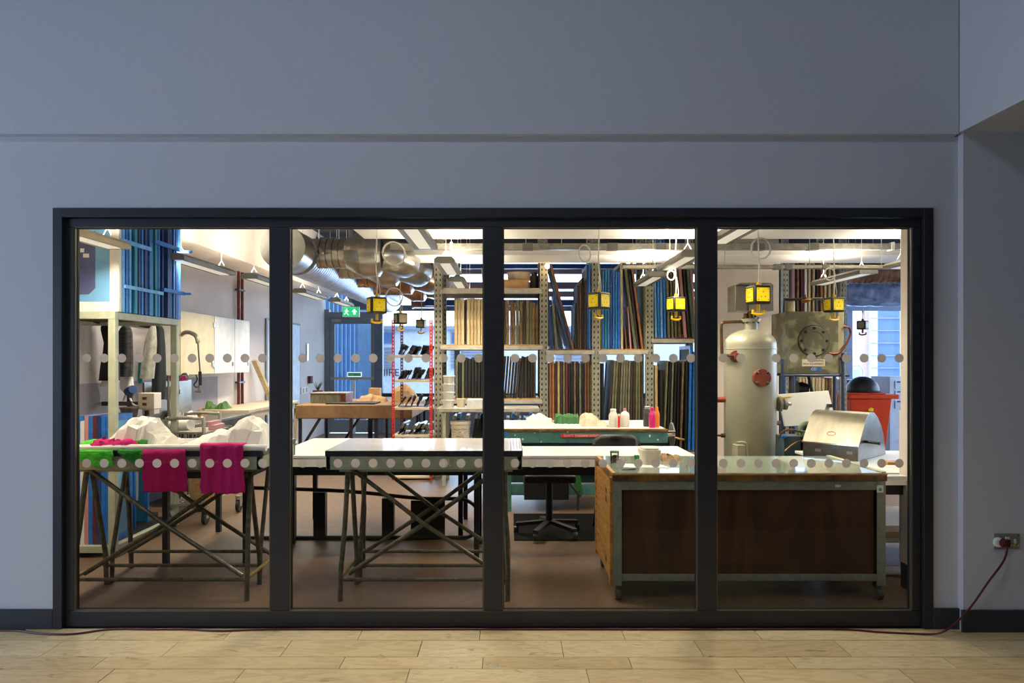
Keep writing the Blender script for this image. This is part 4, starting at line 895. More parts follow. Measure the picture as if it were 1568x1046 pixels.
# ================================================================== PALE GREEN SHELF FRAME with the blue screens on top
xr_, yf_, yb2 = -3.03, 5.42, 6.46
sf = thing('shelf_frame', 'pale green steel shelf frame at far left carrying blue screens', 'shelf frame', (-3.7, 5.9, 0))
for x_, y_ in ((xr_-.055, yf_), (xr_-.075, yb2)): part('post', MB().box(x_, x_+.055, y_, y_+.05, 0, 1.84), 'pale_green', sf, bevel=.003)
part('top_rail', MB().box(-3.84, xr_, yf_-.002, yf_+.05, 1.84, 1.895), 'pale_green', sf, bevel=.003); part('top_rail', MB().box(-3.84, xr_-.02, yb2, yb2+.05, 1.84, 1.895), 'pale_green', sf)
part('side_rail', MB().box(xr_-.055, xr_, yf_+.05, yb2, 1.84, 1.895), 'pale_green', sf, bevel=.003); part('side_rail', MB().box(-3.84, -3.79, yf_+.05, yb2, 1.84, 1.895), 'pale_green', sf)
part('shelf_deck', MB().box(-3.79, xr_-.055, yf_+.05, yb2, 1.87, 1.893), 'dark_wood', sf)
part('base_rail', MB().box(-3.785, xr_-.055, yf_, yf_+.05, .04, .09), 'pale_green', sf); part('base_rail', MB().box(xr_-.055, xr_, yf_+.05, yb2, .04, .09), 'pale_green', sf)
part('base_deck', MB().box(-3.785, xr_-.055, yf_+.05, yb2, .06, .088), 'dark', sf)
def screen_faced(x0, x1, y_, z0, h, fm, mm, t_, lab, cat='print screen', group=None, bw=.05, name='print_screen'):
    """a screen facing the window: rectangular frame in XZ with its mesh"""
    th = thing(name, lab, cat, ((x0+x1)/2, y_, z0), group)
    b = MB(); b.box(x0, x0+bw, y_, y_+t_, z0, z0+h); b.box(x1-bw, x1, y_, y_+t_, z0, z0+h); b.box(x0+bw, x1-bw, y_, y_+t_, z0, z0+bw); b.box(x0+bw, x1-bw, y_, y_+t_, z0+h-bw, z0+h)
    part('frame', b, fm, th, bevel=.003)
    part('mesh', MB().box(x0+bw, x1-bw, y_+t_*.35, y_+t_*.45, z0+bw, z0+h-bw), mm, th); return th
z0 = 1.897
s1 = screen_faced(-3.83, xr_+.02, 5.44, z0, 1.12, 'white', 'mesh_blue', .035, 'large white-framed screen with blue mesh and dark stencil, facing the window', group='screens on the pale green frame', bw=.075)
b = MB().prism([(-3.75, 2.03), (-3.25, 2.03), (-3.20, 2.08), (-3.20, 2.52), (-3.3, 2.50), (-3.38, 2.53), (-3.75, 2.50)], 5.45, 5.453)
part('stencil_image', b, 'stencil', s1)
b = MB()
for u, v, w_, h_ in ((-3.28, 2.44, .05, .012), (-3.30, 2.37, .03, .03), (-3.27, 2.33, .045, .03), (-3.62, 2.32, .02, .01), (-3.5, 2.25, .05, .012), (-3.56, 2.24, .02, .02), (-3.42, 2.06, .08, .02), (-3.35, 2.075, .05, .01)):
    b.box(u-w_/2, u+w_/2, 5.447, 5.449, v-h_/2, v+h_/2)
part('stencil_marks', b, 'white', s1)
cols = ['blue_pale', 'blue_paint', 'blue_pale', 'teal_frame', 'blue_deep', 'blue_paint', 'blue_deep', 'blue_paint', 'teal_frame', 'teal_frame', 'blue_paint', 'blue_deep', 'blue_deep', 'blue_deep', 'blue_paint', 'blue_deep']
for i in range(16):
    y_ = 5.485+i*.0605; n_ = ordn(i)
    screen_faced(-3.82+random.uniform(-.01, .01), xr_+.012+random.uniform(-.012, .012), y_, z0, random.choice((1.02, 1.08, .98)) if i < 15 else .92, cols[i], 'mesh_blue', .03 if i % 3 else .042, '%s frame edge, %s behind the white-framed screen on the pale frame' % ({'blue_pale': 'pale blue', 'blue_paint': 'bright blue', 'teal_frame': 'teal', 'blue_deep': 'deep blue'}[cols[i]], n_), group='screens on the pale green frame')
ar = thing('divider_arms', 'blue painted dividing arms poking out between the upper left screens', 'divider', (xr_, 5.9, 2.2))
part('arm', MB().box(xr_+.022, xr_+.04, 5.45, 5.9, Z(376, 5.6)+.00, Z(370, 5.6)), 'blue_pale', ar); part('arm', MB().box(xr_+.022, xr_+.04, 5.5, 6.1, Z(443, 5.6), Z(438, 5.6)), 'blue_pale', ar)
part('arm', MB().box(xr_+.022, xr_+.045, 5.95, 6.42, Z(377, 6.1), Z(371, 6.1)), 'blue_paint', ar)
part('arm', MB().box(xr_+.022, xr_+.045, 6.1, 6.5, Z(451, 6.4), Z(446, 6.4)), 'blue_paint', ar)
part('arm', MB().box(xr_-.1, xr_+.11, 6.47, 6.5, Z(386, 6.45), Z(383, 6.45)), 'blue_paint', ar); part('arm', MB().box(xr_-.1, xr_+.10, 6.47, 6.5, Z(451, 6.45), Z(448, 6.45)), 'blue_paint', ar)
part('stand_off', MB().box(xr_-.02, xr_+.0, 6.455, 6.5, 1.897, 2.75), 'blue_paint', ar)
# screens standing on the base deck
lo_ = [('blue_paint', 'mesh_blue'), ('white', 'mesh_blue'), ('pink_wood', 'pink_wood'), ('blue_paint', 'mesh_blue'), ('maroon_wood', 'maroon_wood'), ('blue_deep', 'mesh_dark'), ('blue_paint', 'mesh_blue'), ('blue_paint', 'mesh_blue')]
def edge_screen(x, y_, z0, h, d, t_, fm, mm, lab, group, lean=0, cat='print screen', name='screen_frame'):
    """a screen standing on its short edge, its long side towards the window: frame in YZ with its mesh"""
    th = thing(name, lab, cat, (x, y_, z0+abs(math.sin(lean))*t_/2+.0005), group, local=True); th.rotation_euler.y = lean
    w_ = .045; h2 = t_/2
    b = MB(); b.box(-h2, h2, 0, w_, 0, h); b.box(-h2, h2, d-w_, d, 0, h); b.box(-h2, h2, w_, d-w_, 0, w_); b.box(-h2, h2, w_, d-w_, h-w_, h)
    part('frame', b, fm, th); part('mesh', MB().box(-h2*.3, h2*.1, w_, d-w_, w_, h-w_), mm, th); return th
for i, (f_, m_) in enumerate(lo_):
    x_ = X(123+i*6.4, 5.5); edge_screen(x_, 5.47, .0885, 1.0 if i != 1 else .96, .34, .03, f_, m_, '%s screen edge, %s from left on the pale frame base' % ({'blue_paint': 'blue', 'white': 'white', 'pink_wood': 'pink', 'maroon_wood': 'maroon', 'blue_deep': 'dark blue'}[f_], ordn(i)), 'screens on the pale frame base')
ls = screen_faced(X(178, 6.0), X(206, 6.0), 6.0, .0, .92, 'blue_paint', 'blue_deep', .03, 'blue screen leaning behind the pale green post near the floor', bw=.04)
ls = screen_faced(X(196, 6.25), X(226, 6.25), 6.25, .0, .84, 'blue_paint', 'teal_frame', .03, 'blue screen with teal border and white panel below magenta cloth', bw=.03)
part('white_panel', MB().box(X(203, 6.24), X(211, 6.24), 6.245, 6.252, .28, .72), 'white', ls)
# ================================================================== TALL RACKS OF SCREENS
RY, RD = 9.2, .72
def ladder(b, x0, x1, y0, y1, z0, z1, pitch, hole):
    """slotted steel strip: two edge strips and the rungs between the slots (real holes)"""
    if x1-x0 > y1-y0:
        w_ = (x1-x0); a, c = x0+w_*.33, x0+w_*.67
        b.box(x0, a, y0, y1, z0, z1); b.box(c, x1, y0, y1, z0, z1); n = int((z1-z0)/pitch)
        for i in range(n+1): zz = z0+i*pitch; b.box(a, c, y0, y1, zz, min(z1, zz+pitch-hole))
    else:
        w_ = (y1-y0); a, c = y0+w_*.33, y0+w_*.67
        b.box(x0, x1, y0, a, z0, z1); b.box(x0, x1, c, y1, z0, z1); n = int((z1-z0)/pitch)
        for i in range(n+1): zz = z0+i*pitch; b.box(x0, x1, a, c, zz, min(z1, zz+pitch-hole))
def upright(x, y_, z1, parent, mat='upright_grey', w_=.05, pair=True, pitch=.068, hole=.03, name='upright'):
    b = MB(); ladder(b, x-w_, x-.002, y_, y_+.004, 0, z1, pitch, hole)
    if pair: ladder(b, x+.002, x+w_, y_, y_+.004, 0, z1, pitch, hole)
    b.box(x-.002, x+.002, y_-.008, y_+.05, 0, z1)
    ladder(b, x-w_-.004, x-w_, y_, y_+.05, 0, z1, pitch, hole)
    o = part(name, b, mat, parent); part('slot_shade', MB().box(x-w_+.004, x+(w_-.004 if pair else 0), y_+.03, y_+.036, .0, z1-.01), 'iron', o); return o  # dark strip paints the channel's inner shade behind the slots
rk = thing('storage_rack', 'tall grey slotted-steel rack full of print screens, centre', 'rack', (X(850, RY), RY, 0))
UX = [X(671, RY), X(833, RY), X(913, RY), X(995, RY), X(1076, RY)]
for x_ in UX:
    upright(x_, RY, 3.25, rk); upright(x_, RY+RD-.05, 3.25, rk)
def shelf(x0, x1, q, label=None, thick=.052, board='board_orange', parent=rk, y0=RY, d=RD, bmat='shelf_steel'):
    """q = picture row of the board top at the front"""
    z_ = Z(q, y0); part('shelf_board', MB().box(x0, x1, y0-.012, y0+d, z_-.018, z_), board, parent)
    part('shelf_beam', MB().box(x0-.03, x1+.03, y0-.022, y0-.0, z_-.018-thick, z_-.018).box(x0-.03, x1+.03, y0+d-.03, y0+d-.01, z_-.018-thick, z_-.018), bmat, parent, bevel=.002); return z_
xA0, xA1 = UX[0]+.056, UX[1]-.056
zA0 = shelf(xA0, xA1, 441.5, board='beige_board'); zA = shelf(xA0, xA1, 527.5); zAl = shelf(xA0, xA1, 610)
bays = [(UX[i]+.056, UX[i+1]-.056) for i in range(1, 4)]
zB = [shelf(*bays[0], 534.5, board='brown_wood'), shelf(*bays[1], 534.5), shelf(*bays[2], 517, board='brown_wood')]
zL = [shelf(*bays[i], 690, board='brown_wood') for i in range(3)]
for p in (678, 826): part('shelf_clip', MB().box(X(p-3, RY), X(p+5, RY), RY-.03, RY-.022, Z(534, RY), Z(529, RY)), 'shelf_steel', rk)
SN = {'pale_wood': 'pale speckled wood', 'pale_wood2': 'pale cream wood', 'stained_wood': 'stained brown wood', 'dark_wood': 'dark wood', 'blue_paint': 'bright blue', 'blue_pale': 'light blue', 'blue_deep': 'navy', 'teal_frame': 'teal', 'olive_wood': 'olive wood', 'grey_wood': 'grey-green wood', 'orange_wood': 'orange-brown wood', 'brown_wood': 'brown wood', 'maroon_wood': 'maroon', 'pink_wood': 'pinkish wood', 'green_wood': 'grey-green painted', 'alu': 'bare aluminium', 'black': 'black', 'white': 'white', 'mesh_dark': 'black'}
def row(items, z0, where, group, y_=RY+.03, d=.6, base=None):
    """items: (px_bottom, px_top, py_top, thickness px, material)"""
    for i, (pb_, pt, q, t_, m_) in enumerate(items):
        xb = X(pb_, y_); xt = X(pt, y_); h = (Z(q, y_)-z0); ln = math.atan2(xt-xb, h); hh = h/math.cos(ln)-.004
        edge_screen(xb, y_+random.uniform(0, .012), z0, hh, d, max(.012, t_*y_/F*.9), m_, 'mesh_dark' if m_ in ('dark_wood', 'black', 'mesh_dark', 'grey_wood') else 'mesh_tan', '%s frame, %s from left %s' % (SN[m_], ordn(i), where), group, lean=ln)
random.seed(11)
# pale frames upper left
it = []; p = 698.0
for k, m_ in enumerate(('pale_wood', 'pale_wood', 'pale_wood2', 'mesh_dark', 'pale_wood2', 'pale_wood', 'pale_wood', 'pale_wood2', 'pale_wood', 'pink_wood')):
    t_ = 3.2 if m_ == 'mesh_dark' else 5.0; it.append((p, p, random.choice((457, 458, 457)), t_, m_)); p += t_+.25
row(it, zA, 'in the pale group on the upper rack shelf', 'pale frames on the upper shelf')
it = []; p = 757.0
for k in range(14):
    t_ = random.choice((4.6, 4.2, 5.2)); it.append((p, p+random.uniform(-.4, .4), random.choice((459, 463, 466, 461, 470)), t_, random.choice(('stained_wood', 'dark_wood', 'stained_wood', 'olive_wood')))); p += t_+.3
    if p > 824: break
row(it, zA, 'in the brown speckled group, upper shelf left bay', 'brown frames on the upper shelf')
row([(845, 836.5, 412, 4, 'blue_deep'), (852.5, 847, 466, 4, 'grey_wood'), (861, 850.5, 468, 3.4, 'dark_wood'), (871, 848.3, 450, 2.2, 'blue_deep'), (877.5, 843, 404, 3.8, 'brown_wood')], zB[0], 'among the leaning frames, second bay', 'leaning frames in the second bay')
row([(882.0, 882.0, 464, 3, 'mesh_dark'), (885.5, 885.5, 436, 3, 'dark_wood'), (889, 889, 430, 3, 'brown_wood'), (892.5, 892.5, 425, 3, 'mesh_dark'), (896, 896, 431, 3, 'dark_wood'), (899.5, 899.5, 405, 3, 'blue_deep'), (903, 902.8, 402, 3.2, 'blue_paint')], zB[0], 'in the upright dark group, second bay', 'dark frames in the second bay')
row([(920+k*4.0, 920+k*4.0, 413 if k < 6 else 416, 3.2, m_) for k, m_ in enumerate(('olive_wood', 'blue_paint', 'teal_frame', 'blue_paint', 'blue_deep', 'blue_paint', 'blue_paint', 'blue_paint'))]+[(952.6, 951.6, 402, 3.8, 'pale_wood2')], zB[1], 'in the blue group, third bay upper shelf', 'blue frames in the third bay')
row([(959.5, 957, 500, 2.6, 'brown_wood'), (966, 961.5, 470, 2.6, 'pink_wood'), (973.5, 956.5, 400, 4.4, 'grey_wood'), (977.5, 964, 420, 2.6, 'dark_wood'), (984, 967.5, 402, 3.2, 'orange_wood'), (987.8, 987.2, 430, 4, 'olive_wood')], zB[1], 'among the leaning frames, third bay upper shelf', 'leaning frames in the third bay')
row([(1005, 1002, 372, 3.4, 'blue_pale'), (1009.5, 1007, 366, 3.4, 'blue_paint'), (1014, 1011.5, 364, 3.4, 'blue_pale'), (1018.6, 1016, 364, 3.4, 'blue_paint'), (1024.5, 1021, 400, 3.6, 'grey_wood'), (1030.5, 1027, 400, 3.4, 'olive_wood'), (1035.5, 1031.5, 402, 3.2, 'grey_wood'), (1041, 1036.5, 404, 3.6, 'stained_wood'), (1050, 1040.5, 404, 4.6, 'pink_wood'), (1056, 1047, 410, 2.8, 'dark_wood'), (1063, 1053.5, 410, 4, 'green_wood'), (1067, 1058, 412, 3, 'pink_wood')], zB[2], 'on the upper shelf of the fourth bay', 'frames in the fourth bay')
it = []; p = 699.0
for k in range(9): it.append((p, p+.3, random.choice((547, 549, 550)), 4.0, 'black' if k not in (0, 2) else 'grey_wood')); p += 4.9
row(it, zAl, 'in the black row behind the stacked tubs', 'black frames behind the tubs')
it = []; p = 764.0
for k in range(13): it.append((p, p+(5 if k < 8 else .3), random.choice((545, 546, 548)), 3.9, 'black' if k % 3 else 'dark_wood')); p += 4.55
row(it, zAl, 'in the black row, lower shelf before second upright', 'black frames on the lower shelf')
b1 = ['orange_wood', 'orange_wood', 'dark_wood', 'pale_wood', 'dark_wood', 'olive_wood', 'maroon_wood', 'black', 'black', 'stained_wood', 'black', 'grey_wood', 'black', 'brown_wood', 'brown_wood', 'olive_wood']
row([(843+k*4.15, 843+k*4.15, random.choice((553, 554, 556)), 3.4, m_) for k, m_ in enumerate(b1)], zL[0], 'on the low shelf of the second bay', 'low frames in the second bay')
it = [(923, 923, 556, 4, 'mesh_dark')]; p = 930.0
for k in range(13): it.append((p, p+max(0, 8.5-k*.75), random.choice((551, 553, 552)), 3.3, random.choice(('grey_wood', 'dark_wood', 'olive_wood')))); p += 4.45
row(it[:14], zL[1], 'on the low shelf of the third bay', 'low frames in the third bay')
row([(1005, 1005, 559, 4.4, 'pale_wood'), (1013, 1013, 566, 4, 'mesh_dark'), (1016.5, 1022.5, 552, 3, 'olive_wood'), (1022, 1027, 553, 3, 'black'), (1027, 1031, 554, 2.6, 'grey_wood'), (1032, 1036, 553, 3, 'black'), (1037, 1040, 553, 2.6, 'black'), (1042.5, 1047, 552, 3, 'stained_wood'), (1050, 1052, 551, 3, 'black'), (1055.5, 1058.5, 529, 3.6, 'blue_paint'), (1061.5, 1064, 538, 3.6, 'blue_paint'), (1067, 1068.5, 540, 3, 'blue_deep')], zL[2], 'on the low shelf of the fourth bay', 'low frames in the fourth bay')
# pans and cartons on top shelf
z_ = zA0
ob = thing('flat_carton', 'beige flat carton on the top shelf under the round pan', 'carton', (X(790, 9.3), 9.3, z_))
part('body', MB().box(X(750, 9.3), X(809, 9.3), 9.25, 9.75, z_, z_+.105), 'cardboard', ob, bevel=.003); part('lid', MB().box(X(749, 9.3), X(810, 9.3), 9.245, 9.755, z_+.105, z_+.12), 'cardboard', ob)
one('round_pan', MB().lathe([(.12, 0), (.15, .01), (.158, .1), (.165, .1), (.165, .11), (.14, .11)], (X(795, 9.45), 9.45, z_+.1205), 28), 'beige_board', 'round cream pan standing on the beige carton', 'pan')
one('dark_jar', MB().lathe([(.05, 0), (.055, .02), (.055, .16), (.04, .2), (.04, .23)], (X(818, 9.4), 9.4, z_), 18), 'dark', 'dark container on the top shelf next to the second upright', 'container')
one('pale_tub', MB().lathe([(.1, 0), (.12, .01), (.13, .16), (.135, .16), (.135, .175)], (X(752, 9.5), 9.5, z_+.1205), 24), 'white', 'white tub on the beige carton left of round pan', 'tub')
# boiler-side rack in the right-hand pane
rk2 = thing('storage_rack', 'grey slotted-steel rack behind the mottled steel cabinet', 'rack', (X(1246, RY), RY, 0))
U2 = [X(1203, RY), X(1292, RY)]
for x_ in U2: upright(x_, RY, 3.3, rk2, w_=.04); upright(x_, RY+RD-.05, 3.3, rk2, w_=.04)
z2a = shelf(U2[0]+.05, U2[1]-.05, 500, parent=rk2); z2b = shelf(U2[0]+.05, U2[1]-.05, 640, parent=rk2)
ms = ['pink_wood', 'stained_wood', 'maroon_wood', 'white', 'pale_wood2', 'pale_wood', 'dark_wood', 'orange_wood', 'pale_wood2', 'pale_wood2', 'pale_wood', 'grey_wood']
row([(1216+k*6.1, 1216+k*6.1, 396+k % 3, 3.2, m_) for k, m_ in enumerate(ms)], z2a, 'on the rack above the mottled cabinet', 'tall frames over the mottled cabinet')
row([(1226+k*5.0, 1226+k*5.0, 578+k % 2, 3.8, random.choice(('pale_wood', 'pale_wood2', 'stained_wood'))) for k in range(12)], z2b, 'on the rack below the mottled cabinet', 'cream frames below the mottled cabinet')
for i, (p, q, m_) in enumerate(((1195.5, 527, 'teal_frame'), (1199, 540, 'blue_deep'))):
    edge_screen(X(p, 9.0), 8.95, 0, Z(q, 8.95), .2, .022, m_, 'mesh_dark', '%s board edge standing just left of the right-hand rack' % ('teal' if i == 0 else 'navy'), 'boards left of the right rack')
# ================================================================== RED SHELVING with black squeegee blades
rs = thing('red_shelving', 'red slotted-post shelving unit holding black rubber blades', 'shelving', (X(633, 9.0), 9.1, 0))
ry = 8.95; xl, xrr = X(600, ry), X(662, ry)
zt_ = Z(490, ry)
for x0, sgn in ((xl, 1), (xrr, -1)):
    for y_, m_ in ((ry, 'red_post'), (ry+.72, 'red_post_dark')):
        b = MB(); a_, c_ = (x0, x0+.036) if sgn > 0 else (x0-.036, x0)
        ladder(b, a_, c_, y_, y_+.003, 0, zt_, .045, .026); b.box(x0-.0015, x0+.0015, y_, y_+.036, 0, zt_); part('post', b, m_, rs)
rz = [Z(q, ry) for q in (544, 582, 624.5, 667)]+[.05]
for z_ in rz: part('shelf', MB().box(xl+.002, xrr-.002, ry+.005, ry+.72, z_-.028, z_), 'beige_board', rs, bevel=.002)
random.seed(21)
nm = ['second shelf from top', 'third shelf', 'fourth shelf']
for j, z_ in enumerate(rz[:4]):
    n = (7, 7, 5, 6)[j]
    for i in range(n):
        x_ = xl+.07+i*(xrr-xl-.14)/(n-1)*.86; y_ = ry+.08+.02*i; t_ = R(random.uniform(20, 38)); hh = random.uniform(.10, .14)
        sq = thing('squeegee', '%s squeegee, %s from left on the %s of the red shelving' % ('pale-handled' if j == 3 else 'black', ordn(i), ['top shelf', 'second shelf', 'third shelf', 'fourth shelf'][j]), 'squeegee', (x_, y_, z_+.01), 'blades on the red shelving', local=True)
        sq.rotation_euler = (0, t_, R(random.uniform(-12, 12)))
        part('blade', MB().box(-.006, .006, 0, .42, 0, hh), 'black', sq); part('grip', MB().box(-.014, .014, 0, .42, hh*.6, hh+.02), 'alu' if j == 3 else 'dark', sq)
# ================================================================== LOW UNIT before the rack: tubs, bucket, squeegees
lu = thing('low_shelving', 'low cream shelf unit in front of rack with tubs and bucket', 'shelving', (X(750, 8.6), 8.6, 0))
ly = 8.5; x0, x1 = X(668, ly), X(826, ly)
zz = Z(625.5, ly)
part('top_shelf', MB().box(x0, x1, ly, ly+.55, zz-.045, zz), 'shelf_steel', lu, bevel=.003)
part('lower_shelf', MB().box(x0+.02, x1-.02, ly+.02, ly+.55, .42, .45), 'shelf_steel', lu)
for x_ in (X(677, ly), x1-.04):
    for y_ in (ly+.02, ly+.5): part('leg', MB().box(x_, x_+.04, y_, y_+.04, 0, zz-.045), 'pale_green', lu)
part('bolt_head', MB().lathe([(.018, 0), (.018, .008)], (X(670, ly), ly, zz-.022), 12, 'Y'), 'galv', lu)
for i in range(4):
    z_ = zz+.0005+i*.098; xc = X(686.5+.6*(i == 3), 8.65); r_ = .078-.004*(i == 3)
    tb_ = thing('plastic_tub', 'lidded white tub, %s in the stack on the low shelf' % ['lowest', 'second from bottom', 'third from bottom', 'topmost'][i], 'tub', (xc, 8.65, z_), 'stacked white tubs')
    part('body', MB().lathe([(r_*.8, 0), (r_*.94, .078), (r_*.9, .078)], (xc, 8.65, z_), 20), 'white', tb_); part('lid', MB().lathe([(r_, .078), (r_*1.04, .082), (r_*1.04, .096), (r_*.97, .0975)], (xc, 8.65, z_), 20), 'white', tb_)
one('yellow_pot', MB().lathe([(.045, 0), (.052, .1), (.055, .1), (.055, .11)], (X(706, 8.65), 8.65, zz+.0005), 18), 'tub', 'cream pot right of the stacked white tubs', 'pot')
one('white_carton', MB().box(X(715, 8.6), X(742, 8.6), 8.58, 8.85, zz+.0005, zz+.10), 'white', 'white box on the low shelf right of cream pot', 'box', bevel=.003)
bk = thing('paint_bucket', 'cream bucket with handwritten black lettering under the low shelf', 'bucket', (X(705, 8.42), 8.62, .4505))
xc = X(705, 8.62); part('pail', MB().lathe([(.105, 0), (.118, .29), (.128, .29), (.128, .325), (.12, .325)], (xc, 8.66, .4505), 28), 'tub', bk)
part('handle', MB().tube([(xc-.125, 8.66, .72), (xc-.1, 8.55, .66), (xc, 8.52, .635), (xc+.1, 8.55, .66), (xc+.125, 8.66, .72)], .004, 6), 'galv', bk)
for q, s_, sz in ((658, 'MAIN ITEM', .032), (662.5, 'BR', .03), (668.5, '49x7.5', .034)): text('lettering', s_, sz, (xc, 8.538, Z(q, 8.54)), (R(90), 0, 0), 'black', bk)
random.seed(31)
def squee(p, q, y_, z0, lab, gr, m_='black'):
    x_ = X(p, y_); h = Z(q, y_)-z0
    sq = thing('squeegee', lab, 'squeegee', (x_, y_, z0+.004), gr, local=True); t_ = R(random.uniform(4, 14)); sq.rotation_euler.y = t_
    part('blade', MB().box(-.016, .016, 0, .35, 0, h*.86), m_, sq); part('grip', MB().box(-.02, .02, -.01, .36, h*.86, h), 'blue_pale' if random.random() < .5 else 'white_plastic', sq)
for i in range(8): squee(723+i*4.2-22*(i < 3)*0, random.choice((634, 637, 641)), 8.75, .4505, 'black squeegee with pale grip, %s from left beside the lettered bucket' % ordn(i), 'squeegees beside the bucket')
for i in range(10): squee(772+i*5.0, random.choice((630, 634, 637, 640)), 8.8, .4505, 'black squeegee with pale grip, %s from left behind the teal press' % ordn(i), 'squeegees behind the press')
for i in range(3): squee(686+i*11, 636-(i % 2)*2, 9.0, .4505, 'tall squeegee with pale grip, %s behind the lettered bucket' % ordn(i), 'squeegees behind the bucket')
# ================================================================== BROWN WRAPPED TABLE far left of the racks
bt = thing('wrapped_table', 'big table with brown wrapped top and slanted dark legs, far back', 'table', (-1.95, 10.5, 0))
x0, x1, y0, y1 = X(452, 9.9), X(598, 9.9), 9.9, 11.5
part('tabletop', MB().box(x0, x1+.3, y0, y1, .70, .895), 'brown_wrap', bt, bevel=.015)
part('corner_clamp', MB().box(x0-.03, x0+.02, y0+.1, y0+.16, .78, .9), 'iron', bt)
for x_ in (x0+.03, x0+.75, x0+1.1, x0+1.5):
    for y_ in (y0+.05, y1-.1): part('leg', MB().box(x_, x_+.04, y_, y_+.04, 0, .70), 'iron', bt)
part('brace', MB().beam((x0+.05, y0+.07, .25), (x0+.33, y0+.07, .70), .035, .035), 'iron', bt); part('brace', MB().beam((x0+.35, y1-.08, .25), (x0+.65, y1-.08, .7), .035, .035), 'iron', bt)
b_ = thing('metal_tray', 'dull metal tray with copper end on the brown wrapped table', 'tray', (X(502, 10.4), 10.4, .896))
part('tray_body', MB().box(X(478, 10.4), X(524, 10.4), 10.3, 10.75, .896, 1.035), 'grey_wood', b_, bevel=.006); part('rim', MB().box(X(477, 10.4), X(533, 10.4), 10.29, 10.76, 1.035, 1.045), 'galv', b_)
part('copper_end', MB().box(X(524, 10.4), X(532, 10.4), 10.3, 10.75, .90, 1.03), 'copper', b_)
one('cutting_mat', MB().box(X(500, 10.05), X(575, 10.05), 10.0, 10.45, .8955, .915), 'black', 'black cutting mat on the front edge of brown wrapped table', 'mat')
lump('card_offcuts', X(548, 10.6), X(592, 10.6), 10.5, 10.9, .896, lambda u: .12*(1-abs(u-.4)), 'cardboard', 'tan card offcuts heaped behind the black cutting mat', 'card', 61, (14, 8), .02)
one('cardboard_box', MB().box(X(560, 10.7), X(577, 10.7), 10.92, 11.1, .896, 1.09), 'cardboard', 'small cardboard box standing behind the tan card offcuts', 'box')
lump('paper_bag', X(602, 10.7), X(642, 10.7), 10.5, 11.0, .896, lambda u: .26*math.sin(PI*min(1, u+.1))**.5, 'cardboard', 'large tan paper bag slumped behind the red shelving', 'bag', 63, (14, 10), .03)
pt = thing('potted_plant', 'small dark plant in a maroon pot on brown wrapped table', 'plant', (X(477, 10.5), 10.85, .896))
xc = X(477, 10.5); part('pot', MB().lathe([(.05, 0), (.075, .15), (.08, .15), (.08, .165), (.06, .165)], (xc, 10.85, .896), 16), 'maroon', pt)
b = MB(); random.seed(4)
for k in range(14):
    a = random.uniform(0, 2*PI); r_ = random.uniform(.04, .11); z1 = random.uniform(.05, .17)
    p0 = Vector((xc, 10.85, 1.05)); p1 = p0+Vector((r_*math.cos(a), r_*math.sin(a), z1)); sd = Vector((-math.sin(a), math.cos(a), 0))*.014
    b.add([p0, (p0+p1)/2+sd, p1, (p0+p1)/2-sd+Vector((0,0,.01))], [(0,1,2,3)])
part('leaves', b, 'leaf', pt, solid=.002)
# second dark table behind
t2 = thing('dark_table', 'dark-legged table with blue top rail near the far window', 'table', (X(600, 12.5), 12.6, 0))
part('tabletop', MB().box(X(560, 12.4), X(700, 12.4), 12.4, 13.2, .80, .84), 'iron', t2)
for x_ in (X(563, 12.4), X(590, 12.4), X(640, 12.4), X(695, 12.4)):
    for y_ in (12.42, 13.15): part('leg', MB().box(x_, x_+.04, y_, y_+.04, 0, .80), 'black_steel', t2)
part('brace', MB().beam((X(563, 12.4), 12.44, .3), (X(580, 12.4), 12.44, .75), .03, .03), 'black_steel', t2)
# ================================================================== TEAL PRESS
py = 7.0
pr_ = thing('printing_press', 'teal screen-printing press with white bed and red nameplate', 'press', (.7, 7.4, 0))
x0, x1 = -.14, X(1023, py)
zt_ = .84; zb_ = Z(683, py)
part('bed', MB().box(x0, x1-.02, py+.03, py+1.0, zt_-.012, zt_+.002), 'white_laminate', pr_)
part('bed_edge', MB().box(x0-.004, x1, py-.006, py+.03, zt_-.025, zt_-.003), 'wood_edge', pr_)
part('body', MB().box(x0, x1, py, py+1.0, Z(679, py), zt_-.025), 'teal_press', pr_, bevel=.006)
part('lower_flange', MB().box(x0+.02, x1-.0, py+.02, py+.98, zb_, Z(679, py)), 'teal_dark', pr_)
npl = part('nameplate', MB().box(X(859, py), X(921, py), py-.009, py-.004, Z(670, py), Z(664.5, py)), 'red_sign', pr_)
text('nameplate_text', 'ELLIOTT TUSIGNINS SYSTEMS', .030, (X(890, py), py-.0098, Z(667.3, py)), (R(90), 0, 0), 'white', npl, sxx=.88)
random.seed(8); b = MB()
for k in range(14): u = random.uniform(x0+.1, x1-.1); v = random.uniform(Z(677, py), Z(660, py)); b.lathe([(random.uniform(.006, .012), 0), (.005, .001)], (u, py, v), 7, 'Y')
part('chipped_spots', b, 'white', pr_)
part('blue_smear', MB().box(X(764, py), X(777, py), py-.003, py, Z(668, py), Z(660, py)), 'blue_paint', pr_)
hx = X(1036, py)
part('hand_wheel', MB().lathe([(.125, -.006), (.13, 0), (.125, .006)], (hx+.01, py+.25, Z(670, py)), 26, 'X').cyl((x1, py+.25, Z(670, py)), (hx+.03, py+.25, Z(670, py)), .022, seg=10), 'galv', pr_)
part('wheel_spindle', MB().cyl((x1-.01, py+.1, Z(663, py)), (hx+.01, py+.1, Z(663, py)), .018, seg=10).cyl((x1, py+.1, Z(669, py)), (hx, py+.1, Z(669, py)), .012, seg=8), 'chrome', pr_)
part('crank_handle', MB().cyl((hx+.02, py+.15, Z(673, py)), (hx+.11, py+.13, Z(676, py)), .012, seg=8), 'brass', pr_)
